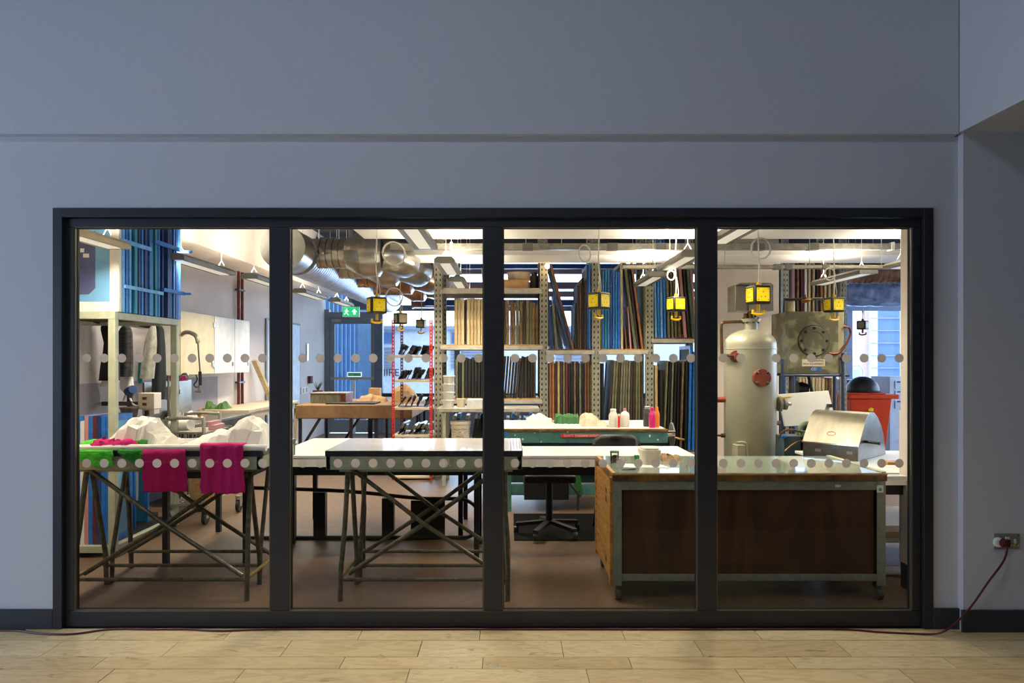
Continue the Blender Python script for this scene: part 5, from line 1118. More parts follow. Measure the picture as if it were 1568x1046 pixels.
for x_, in ((x0+.08,), (x1-.16,)):
    for y_ in (py+.1, py+.85): part('leg', MB().box(x_, x_+.08, y_, y_+.08, 0, zb_), 'teal_press', pr_)
part('base_rail', MB().box(x0+.16, x1-.16, py+.11, py+.17, .16, .27), 'teal_press', pr_, bevel=.004); part('base_rail', MB().box(x0+.16, x1-.16, py+.85, py+.91, .16, .27), 'teal_press', pr_)
part('drive_housing', MB().box(X(803, py), X(872, py), py+.08, py+.7, .12, zb_), 'black', pr_)
part('slanted_brace', MB().beam((X(878, py), py+.12, zb_), (X(888, py), py+.12, .2), .07, .05), 'green_print', pr_)
part('foot_pedal_rod', MB().cyl((X(870, py), py+.05, .32), (X(890, py), py+.05, .16), .014, seg=8).cyl((X(886, py), py+.05, .02), (X(886, py), py+.05, .22), .012, seg=8), 'bolt', pr_)
zb0 = zt_+.0025
lump('plastic_wrap', X(805, 7.25), X(850, 7.25), 7.2, 7.6, zb0, lambda u: .12*math.sin(PI*(u*.8+.15)), 'paper', 'crumpled clear-white wrapping at the left of the press bed', 'wrapping', 71, (18, 10), .025)
lump('newsprint', X(885, 7.3), X(930, 7.3), 7.2, 7.7, zb0, lambda u: .13*math.sin(PI*min(.9, u+.15)), 'paper_tan', 'tan paper bundle folded at the centre of the press bed', 'paper', 72, (16, 10), .02)
lump('green_wrapper', X(849, 7.25), X(889, 7.25), 7.22, 7.55, zb0, lambda u: .12, 'green_print', 'green printed wrapper between the two paper bundles on press', 'wrapper', 73, (14, 8), .02)
lump('paper_fold', X(846, 7.1), X(890, 7.1), 7.06, 7.2, zb0, lambda u: .035, 'paper', 'rolled-over white paper edge in front of green wrapper', 'paper', 74, (14, 6), .01)
def bottle(p0, p1, q0, q1, y_, body, cap, lab, neck=.45, capname='cap', z0=zb0):
    xc = X((p0+p1)/2, y_); r_ = (X(p1, y_)-X(p0, y_))/2; h = Z(q0, y_)-z0
    t_ = thing('bottle', lab, 'bottle', (xc, y_, z0))
    part('body', MB().lathe([(r_*.92, 0), (r_, .01), (r_, h*.62), (r_*.86, h*.72), (r_*neck, h*.84), (r_*neck, h*.88)], (xc, y_, z0), 20), body, t_)
    part(capname, MB().lathe([(r_*neck*1.1, h*.86), (r_*neck*1.1, h*.98), (r_*neck*.8, h)], (xc, y_, z0), 14), cap, t_)
bottle(932, 946, 626, 652, 7.2, 'white_plastic', 'white_plastic', 'left of two squat white plastic bottles on the press', .6)
bottle(949.5, 964, 625, 653, 7.2, 'white_plastic', 'pink_wood', 'right white plastic bottle with pinkish cap on the press', .3)
bottle(945.8, 949.5, 634, 653, 7.12, 'red_sign', 'white', 'slim red tube with white collar between white bottles', .8)
bottle(985, 997, 622, 653, 7.25, 'grey_ink', 'alu', 'smoky grey ink bottle with silver cap on the press', .65)
bottle(993.5, 1004, 624, 656, 7.1, 'pink_ink', 'pink_ink', 'magenta ink bottle in front of orange one', .5)
bottle(1002, 1010, 623, 655.5, 7.16, 'orange_ink', 'orange_ink', 'orange ink bottle, rightmost on the press bed', .5)
# ================================================================== OFFICE CHAIR tucked behind the white table
cx_, cy_ = X(841, 6.15), 6.15
ch = thing('office_chair', 'black swivel chair half hidden under the long white table', 'chair', (cx_, cy_, 0))
part('gas_column', MB().cyl((cx_, cy_, .10), (cx_, cy_, .50), .03, seg=12), 'black', ch); part('seat', MB().box(cx_-.22, cx_+.22, cy_-.2, cy_+.24, .48, .55), 'black', ch, bevel=.02)
part('lever', MB().cyl((cx_, cy_, .46), (cx_-.13, cy_-.05, .45), .008, seg=6).cyl((cx_, cy_, .46), (cx_+.1, cy_-.1, .46), .008, seg=6), 'bolt', ch)
for k in range(5):
    a = R(180+72*k-8); ex_, ey_ = cx_+.29*math.cos(a), cy_+.29*math.sin(a)
    lg = part('base_arm', MB().beam((cx_, cy_, .12), (ex_, ey_, .085), .05, .03), 'black', ch)
    part('caster', MB().lathe([(.026, -.02), (.03, -.014), (.03, .014), (.026, .02)], (ex_, ey_, .0395), 14, 'X'), 'black_rubber', lg)
cx_, cy_ = X(945, 6.35), 6.35
ch = thing('folding_chair', 'black plastic chair back showing above the long white table', 'chair', (cx_, cy_, 0))
def cbk(u, v):
    a = (u-.5)*2; x_ = cx_+.215*a; top = Z(667, cy_)-.055*max(0, abs(a)-.72)**1.0/.28*1.2
    z_ = .52+(top-.52)*v; return (x_, cy_+.06*(1-a*a)+.04*v, z_)
part('backrest', MB().grid(16, 8, cbk), 'black', ch, solid=.02, smooth=80); part('hand_slot', MB().box(cx_-.05, cx_+.05, cy_+.06, cy_+.075, Z(672, cy_), Z(669, cy_)), 'dark', ch)
part('seat', MB().box(cx_-.2, cx_+.2, cy_-.34, cy_+.04, .44, .47), 'black', ch, bevel=.01)
for u in (cx_-.2, cx_+.18):
    part('leg', MB().beam((u, cy_+.05, .8), (u, cy_-.32, 0), .02, .02), 'black_steel', ch); part('leg', MB().beam((u, cy_-.25, .46), (u, cy_+.1, 0), .02, .02), 'black_steel', ch)
for p in (908.5, 981): part('rivet', MB().lathe([(.008, 0), (.006, .004)], (X(p, cy_)+.01*(1 if p < 940 else -1), cy_-.0, Z(681, cy_)), 10, 'Y'), 'chrome', ch)
one('floor_shade', MB().box(.04, 1.12, 5.94, 6.96, .0003, .009), 'shade_black', 'black sheet painting the floor shade under the swivel chair', 'mat')  # added sheet: darkens the floor where only shade lies
# ================================================================== PLAN CHEST on casters
xa, xb, ya, yb = .66, 2.375, 4.46, 5.26
pc = thing('plan_chest', 'large plywood plan chest in grey angle frame with glass top', 'plan chest', ((xa+xb)/2, (ya+yb)/2, 0))
zt_ = .808
part('worktop_edge', MB().box(xa-.01, xb+.01, ya-.01, yb, zt_-.05, zt_-.006), 'wood_edge', pc, bevel=.003)
part('glass_sheet', MB().box(xa+.01, xb-.0, ya+.0, yb-.01, zt_-.006, zt_), 'top_glass', pc)
part('edge_lipping', MB().box(xa-.012, xb+.01, ya-.014, ya-.010, zt_-.012, zt_-.002).box(xa-.012, xa+.01, ya-.01, yb, zt_-.006, zt_+.003), 'board_orange', pc)
part('edge_lipping', MB().box(xb-.012, xb+.018, ya+.02, yb, zt_-.006, zt_+.006), 'pale_green', pc)
part('worktop', MB().box(xa+.01, xb-.005, ya+.005, yb-.01, zt_-.012, zt_-.0065), 'pale_green', pc)
part('front_panel', MB().box(xa+.06, xb-.06, ya+.02, ya+.035, .16, .72), 'ply_dark', pc)
part('back_panel', MB().box(xa+.02, xb-.02, yb-.04, yb-.02, .14, .75), 'ply_dark', pc); part('side_panel', MB().box(xb-.03, xb-.012, ya+.05, yb-.03, .14, .75), 'ply_dark', pc)
part('base_board', MB().box(xa+.02, xb-.03, ya+.04, yb-.04, .125, .14), 'ply_dark', pc)
an = 'angle_grey'
part('top_rail', MB().box(xa+.05, xb-.05, ya, ya+.02, .70, zt_-.051), an, pc, bevel=.002)
part('bottom_rail', MB().box(xa+.05, xb-.05, ya, ya+.02, .125, .165), an, pc, bevel=.002)
for x_, s_ in ((xa-.004, 1), (xb-.052, 1)):
    part('corner_post', MB().box(x_, x_+.055, ya-.004, ya+.0, .095, zt_-.051).box(x_ if x_ < 1 else x_+.051, (x_ if x_ < 1 else x_+.051)+.004, ya, ya+.05, .095, zt_-.051), an, pc, bevel=.001)
part('corner_post', MB().box(xa, xa+.04, yb-.05, yb-.01, .095, zt_-.051), an, pc); part('corner_post', MB().box(xb-.045, xb-.005, yb-.05, yb-.01, .095, zt_-.051), an, pc)
part('outer_board', MB().box(xb-.0, xb+.012, ya+.05, yb-.02, .10, zt_-.06), 'ply_dark', pc)
nd = 11; z0 = .13; dz = (zt_-.06-z0)/nd
part('drawer_stile', MB().box(xa-.024, xa-.006, ya-.002, ya+.05, .10, zt_-.03), 'ply', pc); part('drawer_stile', MB().box(xa-.024, xa-.006, yb-.06, yb-.01, .10, zt_-.03), 'ply', pc)
for k in range(nd):
    d_ = part('drawer', MB().box(xa-.022, xa+.2, ya+.052, yb-.062, z0+k*dz+.006, z0+(k+1)*dz-.006), 'ply', pc)
    if k in (1, 8, 9): part('pull_slot', MB().box(xa-.024, xa-.0215, ya+.17, ya+.23, z0+k*dz+.012, z0+(k+1)*dz-.012), 'black', d_)
for x_, y_ in ((xa+.03, ya+.02), (xb-.03, ya+.02), (xa+.03, yb-.06), (xb-.03, yb-.06)):
    c_ = part('caster', MB().lathe([(.012, -.02), (.034, -.016), (.038, 0), (.034, .016), (.012, .02)], (x_, y_, .038), 18, 'X'), 'caster', pc)
    part('caster_stem', MB().cyl((x_, y_, .06), (x_, y_, .125), .016, seg=10), 'bolt', c_)
stk = part('sticker', MB().box(X(1342, ya), X(1352, ya), ya-.0065, ya-.0045, Z(754, ya), Z(743, ya)), 'white', pc)
part('sticker_print', MB().lathe([(.011, 0), (.011, .0006)], (X(1347, ya), ya-.0066, Z(749.5, ya)), 14, 'Y'), 'led_green', stk)
part('tape_piece', MB().box(X(1279, ya), X(1287, ya), ya-.003, ya, Z(746, ya), Z(742.5, ya)), 'white', pc)
zc = zt_+.0005
# things on the chest
jr = thing('glass_jar', 'glass jar with amber contents and a brush handle on chest', 'jar', (X(941, 4.9), 4.9, zc))
xc = X(941, 4.9); part('glass', MB().lathe([(.026, 0), (.028, .004), (.031, .082), (.0285, .082), (.0255, .006)], (xc, 4.9, zc), 22), 'jar_glass', jr)
part('contents', MB().lathe([(.022, .006), (.024, .04), (.012, .055)], (xc+.002, 4.9, zc), 16), 'brass', jr); part('rim_band', MB().lathe([(.0315, .072), (.0325, .074), (.0325, .08), (.0315, .082)], (xc, 4.9, zc), 22), 'green_print', jr)
tb_ = thing('ice_cream_tub', 'square cream plastic tub with lid upside on plan chest', 'tub', (X(996, 4.85), 4.85, zc+.001))
x0, x1 = X(980, 4.85), X(1011, 4.85)
def sq(x0, x1, y0, y1, r_): 
    o = []
    for cx2, cy2, a0 in ((x1-r_, y1-r_, 0), (x0+r_, y1-r_, 90), (x0+r_, y0+r_, 180), (x1-r_, y0+r_, 270)):
        for k in range(5): a = R(a0+k*22.5); o.append((cx2+r_*math.cos(a), cy2+r_*math.sin(a)))
    return o
part('tub_body', MB().prism(sq(x0+.008, x1-.008, 4.80, 4.95, .03), zc+.001, zc+.065, 'Z'), 'tub', tb_); part('lid', MB().prism(sq(x0, x1, 4.79, 4.96, .035), zc+.065, zc+.10, 'Z').prism(sq(x0+.012, x1-.012, 4.80, 4.95, .03), zc+.10, zc+.112, 'Z'), 'tub', tb_)
one('paper_sheet', MB().hexa([(X(955, 4.68), 4.70, zc), (X(1026, 4.66), 4.66, zc), (X(1015, 4.8), 4.79, zc), (X(958, 4.85), 4.86, zc), (X(955, 4.68), 4.70, zc+.0012), (X(1026, 4.66), 4.66, zc+.0012), (X(1015, 4.8), 4.79, zc+.0012), (X(958, 4.85), 4.86, zc+.0012)]), 'white', 'white sheet of paper under the cream tub on plan chest', 'paper')
lump('ragged_cloth', X(1009, 5.1), X(1040, 5.1), 4.98, 5.18, zc, lambda u: .045*(1-u*.5), 'brown_wrap', 'crumpled tan rag right of the cream tub', 'rag', 81, (14, 8), .02)
lump('green_scrap', X(972, 5.05), X(980, 5.05), 5.0, 5.08, zc, lambda u: .035, 'green_cloth', 'tiny green scrap just left of cream tub', 'scrap', 82, (8, 5), .01)
one('palette_knife', MB().box(X(952, 4.6), X(962, 4.6), 4.58, 4.60, zc, zc+.004).beam((X(962, 4.6), 4.59, zc+.004), (X(972, 4.62), 4.61, zc+.004), .012, .006), 'blue_tube', 'small dark palette knife on the plan chest front corner', 'knife')
lump('dark_rag', X(947, 5.0), X(960, 5.0), 4.98, 5.1, zc, lambda u: .014, 'bolt', 'flat grey rag right of the glass jar', 'rag', 83, (8, 5), .006)
# ================================================================== RIGHT SIDE TABLE with stainless hood machine
table(2.42, 3.7, 4.66, 5.98, .755, 'white table in the right corner under the stainless hood', [(2.47, 4.74), (3.6, 4.74), (2.47, 5.9), (3.6, 5.9)], band=.06)
lw_ = thing('low_bench', 'low bench holding yellow and cream boards under the corner table', 'bench', (2.9, 5.3, 0))
part('slab', MB().box(2.50, 3.4, 5.1, 5.9, .20, .235), 'pale_green', lw_)
for x_ in (2.55, 3.3): part('leg', MB().box(x_, x_+.05, 5.2, 5.8, 0, .2), 'black', lw_)
one('yellow_board', MB().box(2.52, 3.3, 5.12, 5.8, .2355, .275), 'board_orange', 'yellow board lying on the low corner bench', 'board'); one('cream_board', MB().box(2.52, 3.3, 5.12, 5.8, .2755, .32), 'tub', 'cream board stacked on the yellow board in the corner', 'board')
one('cabinet_leg_board', MB().box(2.50, 2.62, 5.6, 5.75, .33, .62), 'grey_wood', 'grey-green post standing on boards under the corner table', 'post') if False else None
one('floor_tube', MB().cyl((2.45, 5.0, .03), (3.2, 5.0, .03), .03, seg=14), 'white', 'white tube lying on the floor in the right corner', 'tube')
zs = .7555
one('paper_stack', MB().box(2.52, 3.2, 4.75, 5.1, zs, zs+.008), 'white', 'white paper sheets on the corner table edge', 'paper'); one('wood_strip', MB().box(2.75, 3.2, 5.12, 5.22, zs, zs+.025), 'board_orange', 'orange wooden strip on corner table behind the papers', 'wood strip')
hm = thing('stainless_machine', 'stainless machine with curved sloping hood and side handle', 'machine', (2.635, 5.33, zs), local=True)
hm.rotation_euler.z = R(-46)
W_, D_ = .42, .60          # local: x from -W to 0 along the front, y from 0 to D depth
prof = [(0, 0), (0, .115), (.015, .122), (.13, .27), (.165, .315), (.21, .345), (.27, .36), (.34, .352), (.42, .31), (.50, .24), (.56, .15), (D_, 0)]
part('body', MB().prism([(p, q) for p, q in prof], -W_, -.0, 'X'), 'stainless_dark', hm, bevel=.002, smooth=40)
hp = prof[2:7]; b = MB(); top = [(p-.004, q+.004) for p, q in hp]
b.prism([(p-.012, q) for p, q in hp]+[(p, q-.004) for p, q in reversed(hp)], -W_-.004, .004, 'X')
part('hood_sheet', b, 'stainless', hm, smooth=60)
part('hood_lip', MB().box(-W_-.004, .004, -.012, .004, .112, .122), 'chrome', hm)
part('side_handle', MB().cyl((0, .14, .14), (.10, .14, .135), .011, seg=10).lathe([(.013, 0), (.013, .01)], (.10, .14, .135), 12, 'X'), 'iron', hm)
k_ = (Vector((0, .13, .27))-Vector((0, .015, .122))).normalized(); rx = math.atan2(k_.z, k_.y)
bd = part('badge', MB().hexa([(-.27, .043, .158), (-.17, .043, .158), (-.17, .085, .212), (-.27, .085, .212), (-.27, .039, .161), (-.17, .039, .161), (-.17, .081, .215), (-.27, .081, .215)]), 'pale_wood2', hm)
b = MB().tube([(-.22+.032*math.cos(2*PI*k/16), .061+.018*math.sin(2*PI*k/16)*.62-.004, .188+.018*math.sin(2*PI*k/16)*.79+.003) for k in range(16)], .003, 5, closed=True)
part('badge_ring', b, 'rust_red', bd)
for u in (-.30, -.06): part('catch', MB().box(u-.02, u+.02, -.008, .0, .05, .07), 'galv', hm)
# grinder beside it
gr = thing('bench_grinder', 'blue-grey machine with pale green wheel guard left of hood', 'machine', (2.5, 6.2, 0))
gy = 6.33; x0, x1 = X(1200, gy), X(1232, gy)
part('cabinet', MB().box(x0, x1, gy, gy+.2, .0, Z(668, gy)), 'grinder', gr, bevel=.006)
part('wheel_guard', MB().tube(arc((X(1240, gy), gy+.05, Z(662, gy)), .075, 20, 235, 14), .022, 8), 'grinder_green', gr); part('guard_arm', MB().box(X(1226, gy), X(1236, gy), gy+.0, gy+.1, Z(702, gy), Z(660, gy)), 'grinder_green', gr)
part('wheel', MB().lathe([(.055, -.012), (.06, 0), (.055, .012)], (X(1242, gy), gy+.05, Z(662, gy)), 20, 'Y'), 'dark', gr)
part('hoses', MB().tube(smooth_path([(X(1190, gy), gy-.02, Z(672, gy)), (X(1198, gy), gy-.03, Z(660, gy)), (X(1210, gy), gy-.03, Z(658, gy)), (X(1228, gy), gy, Z(662, gy))], 5), .01, 7).tube(smooth_path([(X(1200, gy), gy-.03, Z(690, gy)), (X(1215, gy), gy-.03, Z(678, gy)), (X(1232, gy), gy-.02, Z(673, gy))], 5), .007, 6), 'brass', gr)
part('blue_connector', MB().cyl((X(1194, gy), gy-.03, Z(667.5, gy)), (X(1201, gy), gy-.03, Z(667.5, gy)), .018, seg=10), 'blue_paint', gr)
part('label_plate', MB().box(X(1219, gy), X(1229, gy), gy-.004, gy, Z(697, gy), Z(688, gy)), 'brass', gr)
# ================================================================== PRESSURE VESSEL
ty = 6.75; s_ = ty/F; xc = X(1148.5, ty); r_ = (X(1187, ty)-X(1110, ty))/2
tk = thing('pressure_vessel', 'tall grey cylindrical pressure vessel with domed top and rust-red flanges', 'tank', (xc, ty, 0))
z_sh = Z(528, ty); z_d = Z(504, ty)
dome = [(r_*math.cos(a), z_sh+(z_d-z_sh)*math.sin(a)) for a in [R(k*9) for k in range(0, 10)]]
part('shell', MB().lathe([(r_*.5, .48), (r_*.85, .53), (r_, .60), (r_, z_sh-.045), (r_+.004, z_sh-.043), (r_+.004, z_sh-.036), (r_, z_sh-.034)]+dome, (xc, ty, 0), 48), 'tank', tk, smooth=30)
for k in range(4):
    a = R(45+90*k); part('leg', MB().beam((xc+r_*.85*math.cos(a), ty+r_*.85*math.sin(a), 0), (xc+r_*.85*math.cos(a), ty+r_*.85*math.sin(a), .66), .05, .05), 'tank', tk)
nx = X(1149.5, ty)
part('neck', MB().lathe([(.065, z_d-.03), (.062, Z(494, ty)), (.085, Z(493, ty)), (.085, Z(491, ty)), (.09, Z(491, ty)), (.09, Z(488.5, ty)), (.03, Z(488, ty))], (nx, ty, 0), 24), 'tank', tk)
part('valve_stack', MB().cyl((nx, ty, Z(489, ty)), (nx, ty, Z(476, ty)), .03, seg=14).cyl((nx-.05, ty, Z(489, ty)), (nx-.05, ty, Z(480, ty)), .018, seg=10).cyl((nx-.06, ty-.0, Z(484, ty)), (nx+.05, ty, Z(484, ty)), .014, seg=8), 'brass', tk)
b = MB()
for k in range(8): a = 2*PI*k/8; b.cyl((nx+.075*math.cos(a), ty+.075*math.sin(a), Z(495.5, ty)), (nx+.075*math.cos(a), ty+.075*math.sin(a), Z(486.5, ty)), .008, seg=6)
part('flange_bolts', b, 'bolt', tk)
part('solenoid_box', MB().box(X(1122, ty), X(1141, ty), ty-.08, ty+.16, Z(477, ty), Z(438, ty)).box(X(1141, ty), X(1177, ty), ty-.13, ty+.16, Z(477.5, ty), Z(438, ty)).prism([(X(1122, ty), Z(438, ty)), (X(1177, ty), Z(438, ty)), (X(1173, ty), Z(435, ty)), (X(1128, ty), Z(435, ty))], ty-.12, ty+.16), 'stainless', tk, bevel=.004)
part('side_pipe', MB().tube(smooth_path([(nx-.05, ty-.0, Z(492.5, ty)), (X(1112, ty), ty, Z(493.5, ty)), (X(1106, ty), ty, Z(495, ty)), (X(1104.5, ty), ty, Z(502, ty)), (X(1105.5, ty), ty, Z(542, ty))], 4), .015, 9), 'pipe_brown', tk)
yfp = ty-math.sqrt(max(0, r_*r_-(X(1120, ty)-xc)**2))
part('port_flange', MB().lathe([(.056, 0), (.056, .03), (.03, .032), (.03, .07)], (X(1119, ty), yfp+.03, Z(546, ty)), 22, 'Y'), 'rust_red', tk)
part('port_pipe', MB().tube([(X(1119, ty), yfp-.02, Z(545, ty)), (X(1112, ty), yfp-.01, Z(545, ty)), (X(1105, ty), ty-.05, Z(544, ty))], .016, 9), 'pipe_brown', tk)
xb_ = X(1165.5, ty-r_); yb_ = ty-math.sqrt(r_*r_-(xb_-xc)**2)
bf = part('blank_flange', MB().lathe([(.082, -.03), (.082, .03), (.079, .034)], (xb_, yb_-.005, Z(578.5, ty-r_)), 30, 'Y'), 'rust_red', tk)
for u in (-1, 1):
    for v in (-1, 1): part('bolt', MB().lathe([(.014, 0), (.014, .012), (.008, .018)], (xb_+u*.047, yb_-.039, Z(578.5, ty-r_)+v*.047), 8, 'Y'), 'bolt', bf)
part('inlet_pipe', MB().cyl((X(1080, ty), ty, Z(612, ty)), (xc-r_+.01, ty, Z(612, ty)), .028, seg=14), 'rust_red', tk)
part('gauge_tap', MB().cyl((X(1096, ty), ty, Z(667, ty)), (xc-r_+.01, ty, Z(667, ty)), .01, seg=8).cyl((X(1104, ty), ty, Z(667, ty)), (X(1110, ty), ty, Z(667, ty)), .02, seg=8), 'pipe_brown', tk)
zv = Z(618, ty); b = MB().lathe([(.04, 0), (.07, .01), (.075, .03), (.05, .04)], (xc+r_*.96, ty-.08, zv), 20, 'X'); b.lathe([(.02, .04), (.055, .06), (.055, .085), (.02, .095), (.014, .13)], (xc+r_*.96, ty-.08, zv), 20, 'X')
part('side_valve', b, 'galv', tk)
for p in (1121, 1190): 
    part('lug_box', MB().box(X(p-6, ty), X(p+6, ty), ty-r_-.03 if p < 1150 else ty-.14, ty-.05, Z(720, ty), Z(677, ty)), 'tank', tk, bevel=.004)
    part('lug_pipe', MB().tube(smooth_path([(X(p-6, ty), ty-r_-.02, Z(673, ty)), (X(p+4, ty), ty-r_-.02, Z(673, ty)), (X(p+8, ty), ty-r_-.02, Z(678, ty)), (X(p+9, ty), ty-r_-.02, Z(700, ty))], 4), .011, 8), 'tank', tk)
# ================================================================== MOTTLED CABINET on blue tube trolley
cy = 7.5; x0, x1 = X(1208, cy), X(1284, cy); z0, z1 = Z(572.5, cy), Z(477, cy)
mc = thing('steel_cabinet', 'mottled grey-green steel cabinet with bolted round hatch', 'cabinet', ((x0+x1)/2, cy+.2, z0))
part('case', MB().box(x0, x1, cy, cy+.5, z0, z1), 'mottle', mc, bevel=.004)
part('side_channel', MB().box(x1, x1+.07, cy+.03, cy+.47, z0, z1), 'mottle_light', mc, bevel=.004)
hx, hz = X(1246, cy), Z(522, cy)
b = MB().tube([(hx+.165*math.cos(2*PI*k/36), cy-.002, hz+.165*math.sin(2*PI*k/36)) for k in range(36)], .006, 6, closed=True)
ht = part('hatch', MB().lathe([(.16, 0), (.16, .012), (.155, .016), (.10, .016), (.095, .012)], (hx, cy+.001, hz), 36, 'Y'), 'mottle', mc); part('hatch_seal', b, 'black', ht)
for k in range(8): a = 2*PI*k/8+PI/2; part('bolt', MB().lathe([(.016, 0), (.016, .01), (.01, .014)], (hx+.135*math.cos(a), cy-.014, hz+.135*math.sin(a)), 8, 'Y'), 'dark', ht)
lp = part('label_plate', MB().box(X(1228, cy), X(1263, cy), cy-.004, cy, Z(561, cy), Z(550, cy)), 'tub', mc)
text('label_text', 'WARNING', .032, (X(1250, cy), cy-.0055, Z(552.5, cy)), (R(90), 0, 0), 'black', lp); text('label_text', 'MOP EQUIPMENT', .028, (X(1245.5, cy), cy-.0055, Z(557.5, cy)), (R(90), 0, 0), 'black', lp)
bs = part('blue_sticker', MB().box(X(1242, cy), X(1258, cy), cy-.003, cy, Z(568.5, cy), Z(562.5, cy)), 'blue_sticker', mc); text('sticker_text', 'CO', .038, (X(1246, cy), cy-.0042, Z(565.5, cy)), (R(90), 0, 0), 'white', bs)
part('top_pipes', MB().tube([(X(1212, cy), cy+.2, z1), (X(1212, cy), cy+.2, Z(456, cy)), (X(1272, cy), cy+.2, Z(455, cy)), (X(1272, cy), cy+.2, Z(462, cy))], .016, 8).cyl((X(1262, cy), cy+.2, Z(455, cy)), (X(1262, cy), cy+.2, z1), .016, seg=8), 'iron', mc)
part('brass_valve', MB().lathe([(.02, -.05), (.032, -.03), (.032, .03), (.02, .05)], (X(1245, cy), cy+.19, Z(457, cy)), 12, 'X').cyl((X(1245, cy), cy+.19, Z(457, cy)), (X(1240, cy), cy+.12, Z(451, cy)), .012, seg=8), 'brass', mc)
part('pump_cylinder', MB().cyl((X(1224, cy), cy+.25, z1), (X(1224, cy), cy+.25, Z(459, cy)), .05, seg=14), 'mottle_light', mc)
part('side_pipe', MB().tube(smooth_path([(x1+.05, cy+.0, Z(500, cy)), (X(1300, cy), cy-.01, Z(503, cy)), (X(1300, cy), cy-.01, Z(517, cy)), (X(1284, cy), cy-.02, Z(540, cy)), (X(1268, cy), cy-.01, Z(541, cy))], 5), .012, 8), 'copper', mc)
bl = thing('tube_trolley', 'dark blue tubular steel trolley carrying the mottled cabinet', 'trolley', ((x0+x1)/2, cy+.2, 0))
zt_ = z0-.0165
for y_ in (cy+.0, cy+.48):
    part('top_rail', MB().cyl((X(1196, cy), y_, zt_), (X(1300, cy), y_, zt_), .016, seg=9), 'blue_tube', bl)
for p, q in ((1198, 550), (1215, 574)):
    part('post', MB().cyl((X(p, cy), cy-.0, .06), (X(p, cy), cy-.0, Z(q, cy)), .017, seg=9), 'blue_tube', bl)
part('end_loop', MB().tube(smooth_path([(X(1289, cy), cy-.03, .06), (X(1289, cy), cy-.03, Z(556, cy)), (X(1290, cy), cy-.0, Z(550, cy)), (X(1296, cy), cy+.2, Z(550, cy)), (X(1298, cy), cy+.3, Z(556, cy)), (X(1298, cy), cy+.3, .06)], 4), .019, 9), 'blue_tube', bl)
part('rear_post', MB().cyl((X(1210, cy+.48), cy+.48, .06), (X(1210, cy+.48), cy+.48, zt_), .017, seg=9), 'blue_tube', bl)
part('floor_rail', MB().cyl((X(1198, cy), cy, .1), (X(1289, cy), cy-.03, .1), .016, seg=9), 'blue_tube', bl)
for x_, y_ in ((X(1198, cy), cy), (X(1289, cy), cy-.03), (X(1298, cy), cy+.3), (X(1210, cy+.48), cy+.48)): part('caster', MB().lathe([(.026, -.014), (.034, 0), (.026, .014)], (x_, y_, .034), 14, 'X').cyl((x_, y_, .03), (x_, y_, .065), .012, seg=8), 'black_rubber', bl)
part('pump_parts', MB().lathe([(.06, -.05), (.07, 0), (.05, .06)], (X(1243, cy), cy+.25, Z(596, cy)), 16, 'X').cyl((X(1222, cy), cy+.2, Z(603, cy)), (X(1228, cy), cy+.2, zt_), .03, seg=10).cyl((X(1256, cy), cy+.2, Z(603, cy)), (X(1250, cy), cy+.2, zt_), .018, seg=8), 'iron', bl)
part('mid_shelf', MB().box(X(1198, cy), X(1290, cy), cy+.02, cy+.46, Z(650, cy)-.02, Z(650, cy)), 'iron', bl)
wl = thing('sheet_metal_panel', 'large white sheet-metal panel tilted behind the stainless hood', 'panel', (X(1238, 6.9), 6.9, Z(652, 6.9)))
wy = 7.1
def wp(p, q, dy=0): return (X(p, wy), wy+dy, Z(q, wy))
part('sheet', MB().hexa([wp(1202, 653), wp(1281, 650), wp(1281, 650, .03), wp(1202, 653, .03), wp(1199, 605, .12), wp(1277, 599, .12), wp(1277, 599, .15), wp(1199, 605, .15)]), 'white_laminate', wl, bevel=.003)
part('yellow_mark', MB().hexa([wp(1203, 610, .098), wp(1218, 608.5, .098), wp(1218, 608.5, .11), wp(1203, 610, .11), wp(1203, 608.6, .10), wp(1218, 607.1, .10), wp(1218, 607.1, .115), wp(1203, 608.6, .115)]), 'yellow', wl)
part('clip', MB().box(X(1270, wy), X(1275, wy), wy-.0, wy+.06, Z(624, wy), Z(619, wy)), 'black', wl)
part('prop_arm', MB().cyl(wp(1240, 652, .02), (X(1240, wy), wy+.3, .0), .015, seg=8), 'iron', wl)
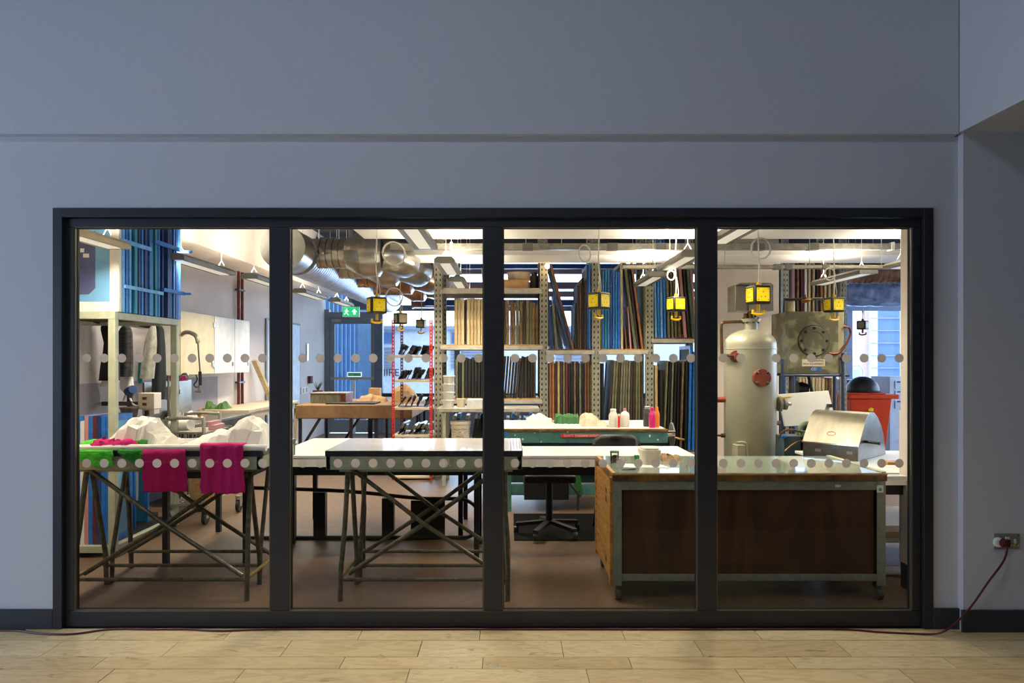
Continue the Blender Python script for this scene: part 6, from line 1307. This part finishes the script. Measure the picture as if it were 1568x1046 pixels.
# ================================================================== RED BIN with helmet, white cabinet
by = 10.0; x0, x1 = X(1300, by), X(1367, by)
bn = thing('wheelie_bin', 'bright red wheeled bin with overhanging lid by the windows', 'bin', ((x0+x1)/2, by, 0))
zb1 = Z(611, by)
b = MB().hexa([(x0+.1, by+.08, .08), (x1-.08, by+.08, .08), (x1-.08, by+.5, .08), (x0+.1, by+.5, .08), (x0+.02, by, zb1), (x1-.01, by, zb1), (x1-.01, by+.58, zb1), (x0+.02, by+.58, zb1)])
part('body', b, 'bin_red', bn, bevel=.01)
part('lid', MB().box(x0-.02, x1+.08, by-.03, by+.62, zb1, Z(604, by)), 'bin_red', bn, bevel=.012); part('lid_ridge', MB().box(x0+.05, x1-.08, by+.03, by+.5, Z(604, by), Z(602, by)), 'bin_red', bn, bevel=.006)
for x_ in (x0+.12, x1-.12): part('wheel', MB().lathe([(.08, -.02), (.09, 0), (.08, .02)], (x_, by+.52, .09), 18, 'X'), 'black_rubber', bn)
part('yellow_mark', MB().prism([(X(1329, by), Z(627, by)), (X(1334, by), Z(624, by)), (X(1338, by), Z(626, by)), (X(1337, by), Z(630, by)), (X(1330, by), Z(630, by))], by-.004, by+.02), 'yellow', bn)
hz = Z(602, by)+.0005; hxx = X(1336, by)
hl = thing('black_dome', 'black domed lid with rim resting on the red bin', 'dome', (hxx, by+.28, hz))
part('dome', MB().lathe([(.235, 0), (.24, .012), (.222, .03)]+[(.222*math.cos(R(k*10)), .03+.20*math.sin(R(k*10))) for k in range(1, 9)], (hxx, by+.28, hz), 30), 'black_rubber', hl, smooth=50); part('rim', MB().lathe([(.235, -.0), (.255, .006), (.255, .02), (.235, .026)], (hxx, by+.28, hz), 30), 'dark', hl)
wc_ = thing('white_locker', 'pale blue-white cabinet at the right edge behind the bin', 'cabinet', (X(1375, 11.5), 11.7, 0))
x0 = X(1362, 11.5); part('case', MB().box(x0, x0+.9, 11.5, 12.1, 0, Z(577, 11.5)), 'pale_blue_wall', wc_, bevel=.008)
for q in (583, 598, 613): 
    dd = part('drawer', MB().box(x0+.09, x0+.85, 11.488, 11.5, Z(q+12, 11.5), Z(q, 11.5)), 'pale_blue_wall', wc_); part('pull', MB().box(x0+.12, x0+.5, 11.478, 11.488, Z(q+3, 11.5), Z(q+1, 11.5)), 'blue_deep', dd)
ds = thing('blue_desk', 'dark blue desk edge behind the red bin at right', 'desk', (X(1312, 12.2), 12.3, 0))
part('desktop', MB().box(X(1296, 12.2), X(1345, 12.2), 12.2, 12.9, Z(587, 12.2), Z(582, 12.2)), 'blue_deep', ds)
for x_ in (X(1298, 12.2), X(1342, 12.2)): part('leg', MB().box(x_, x_+.05, 12.25, 12.85, 0, Z(587, 12.2)), 'blue_deep', ds)
# curve guard: nothing else floats in the scene
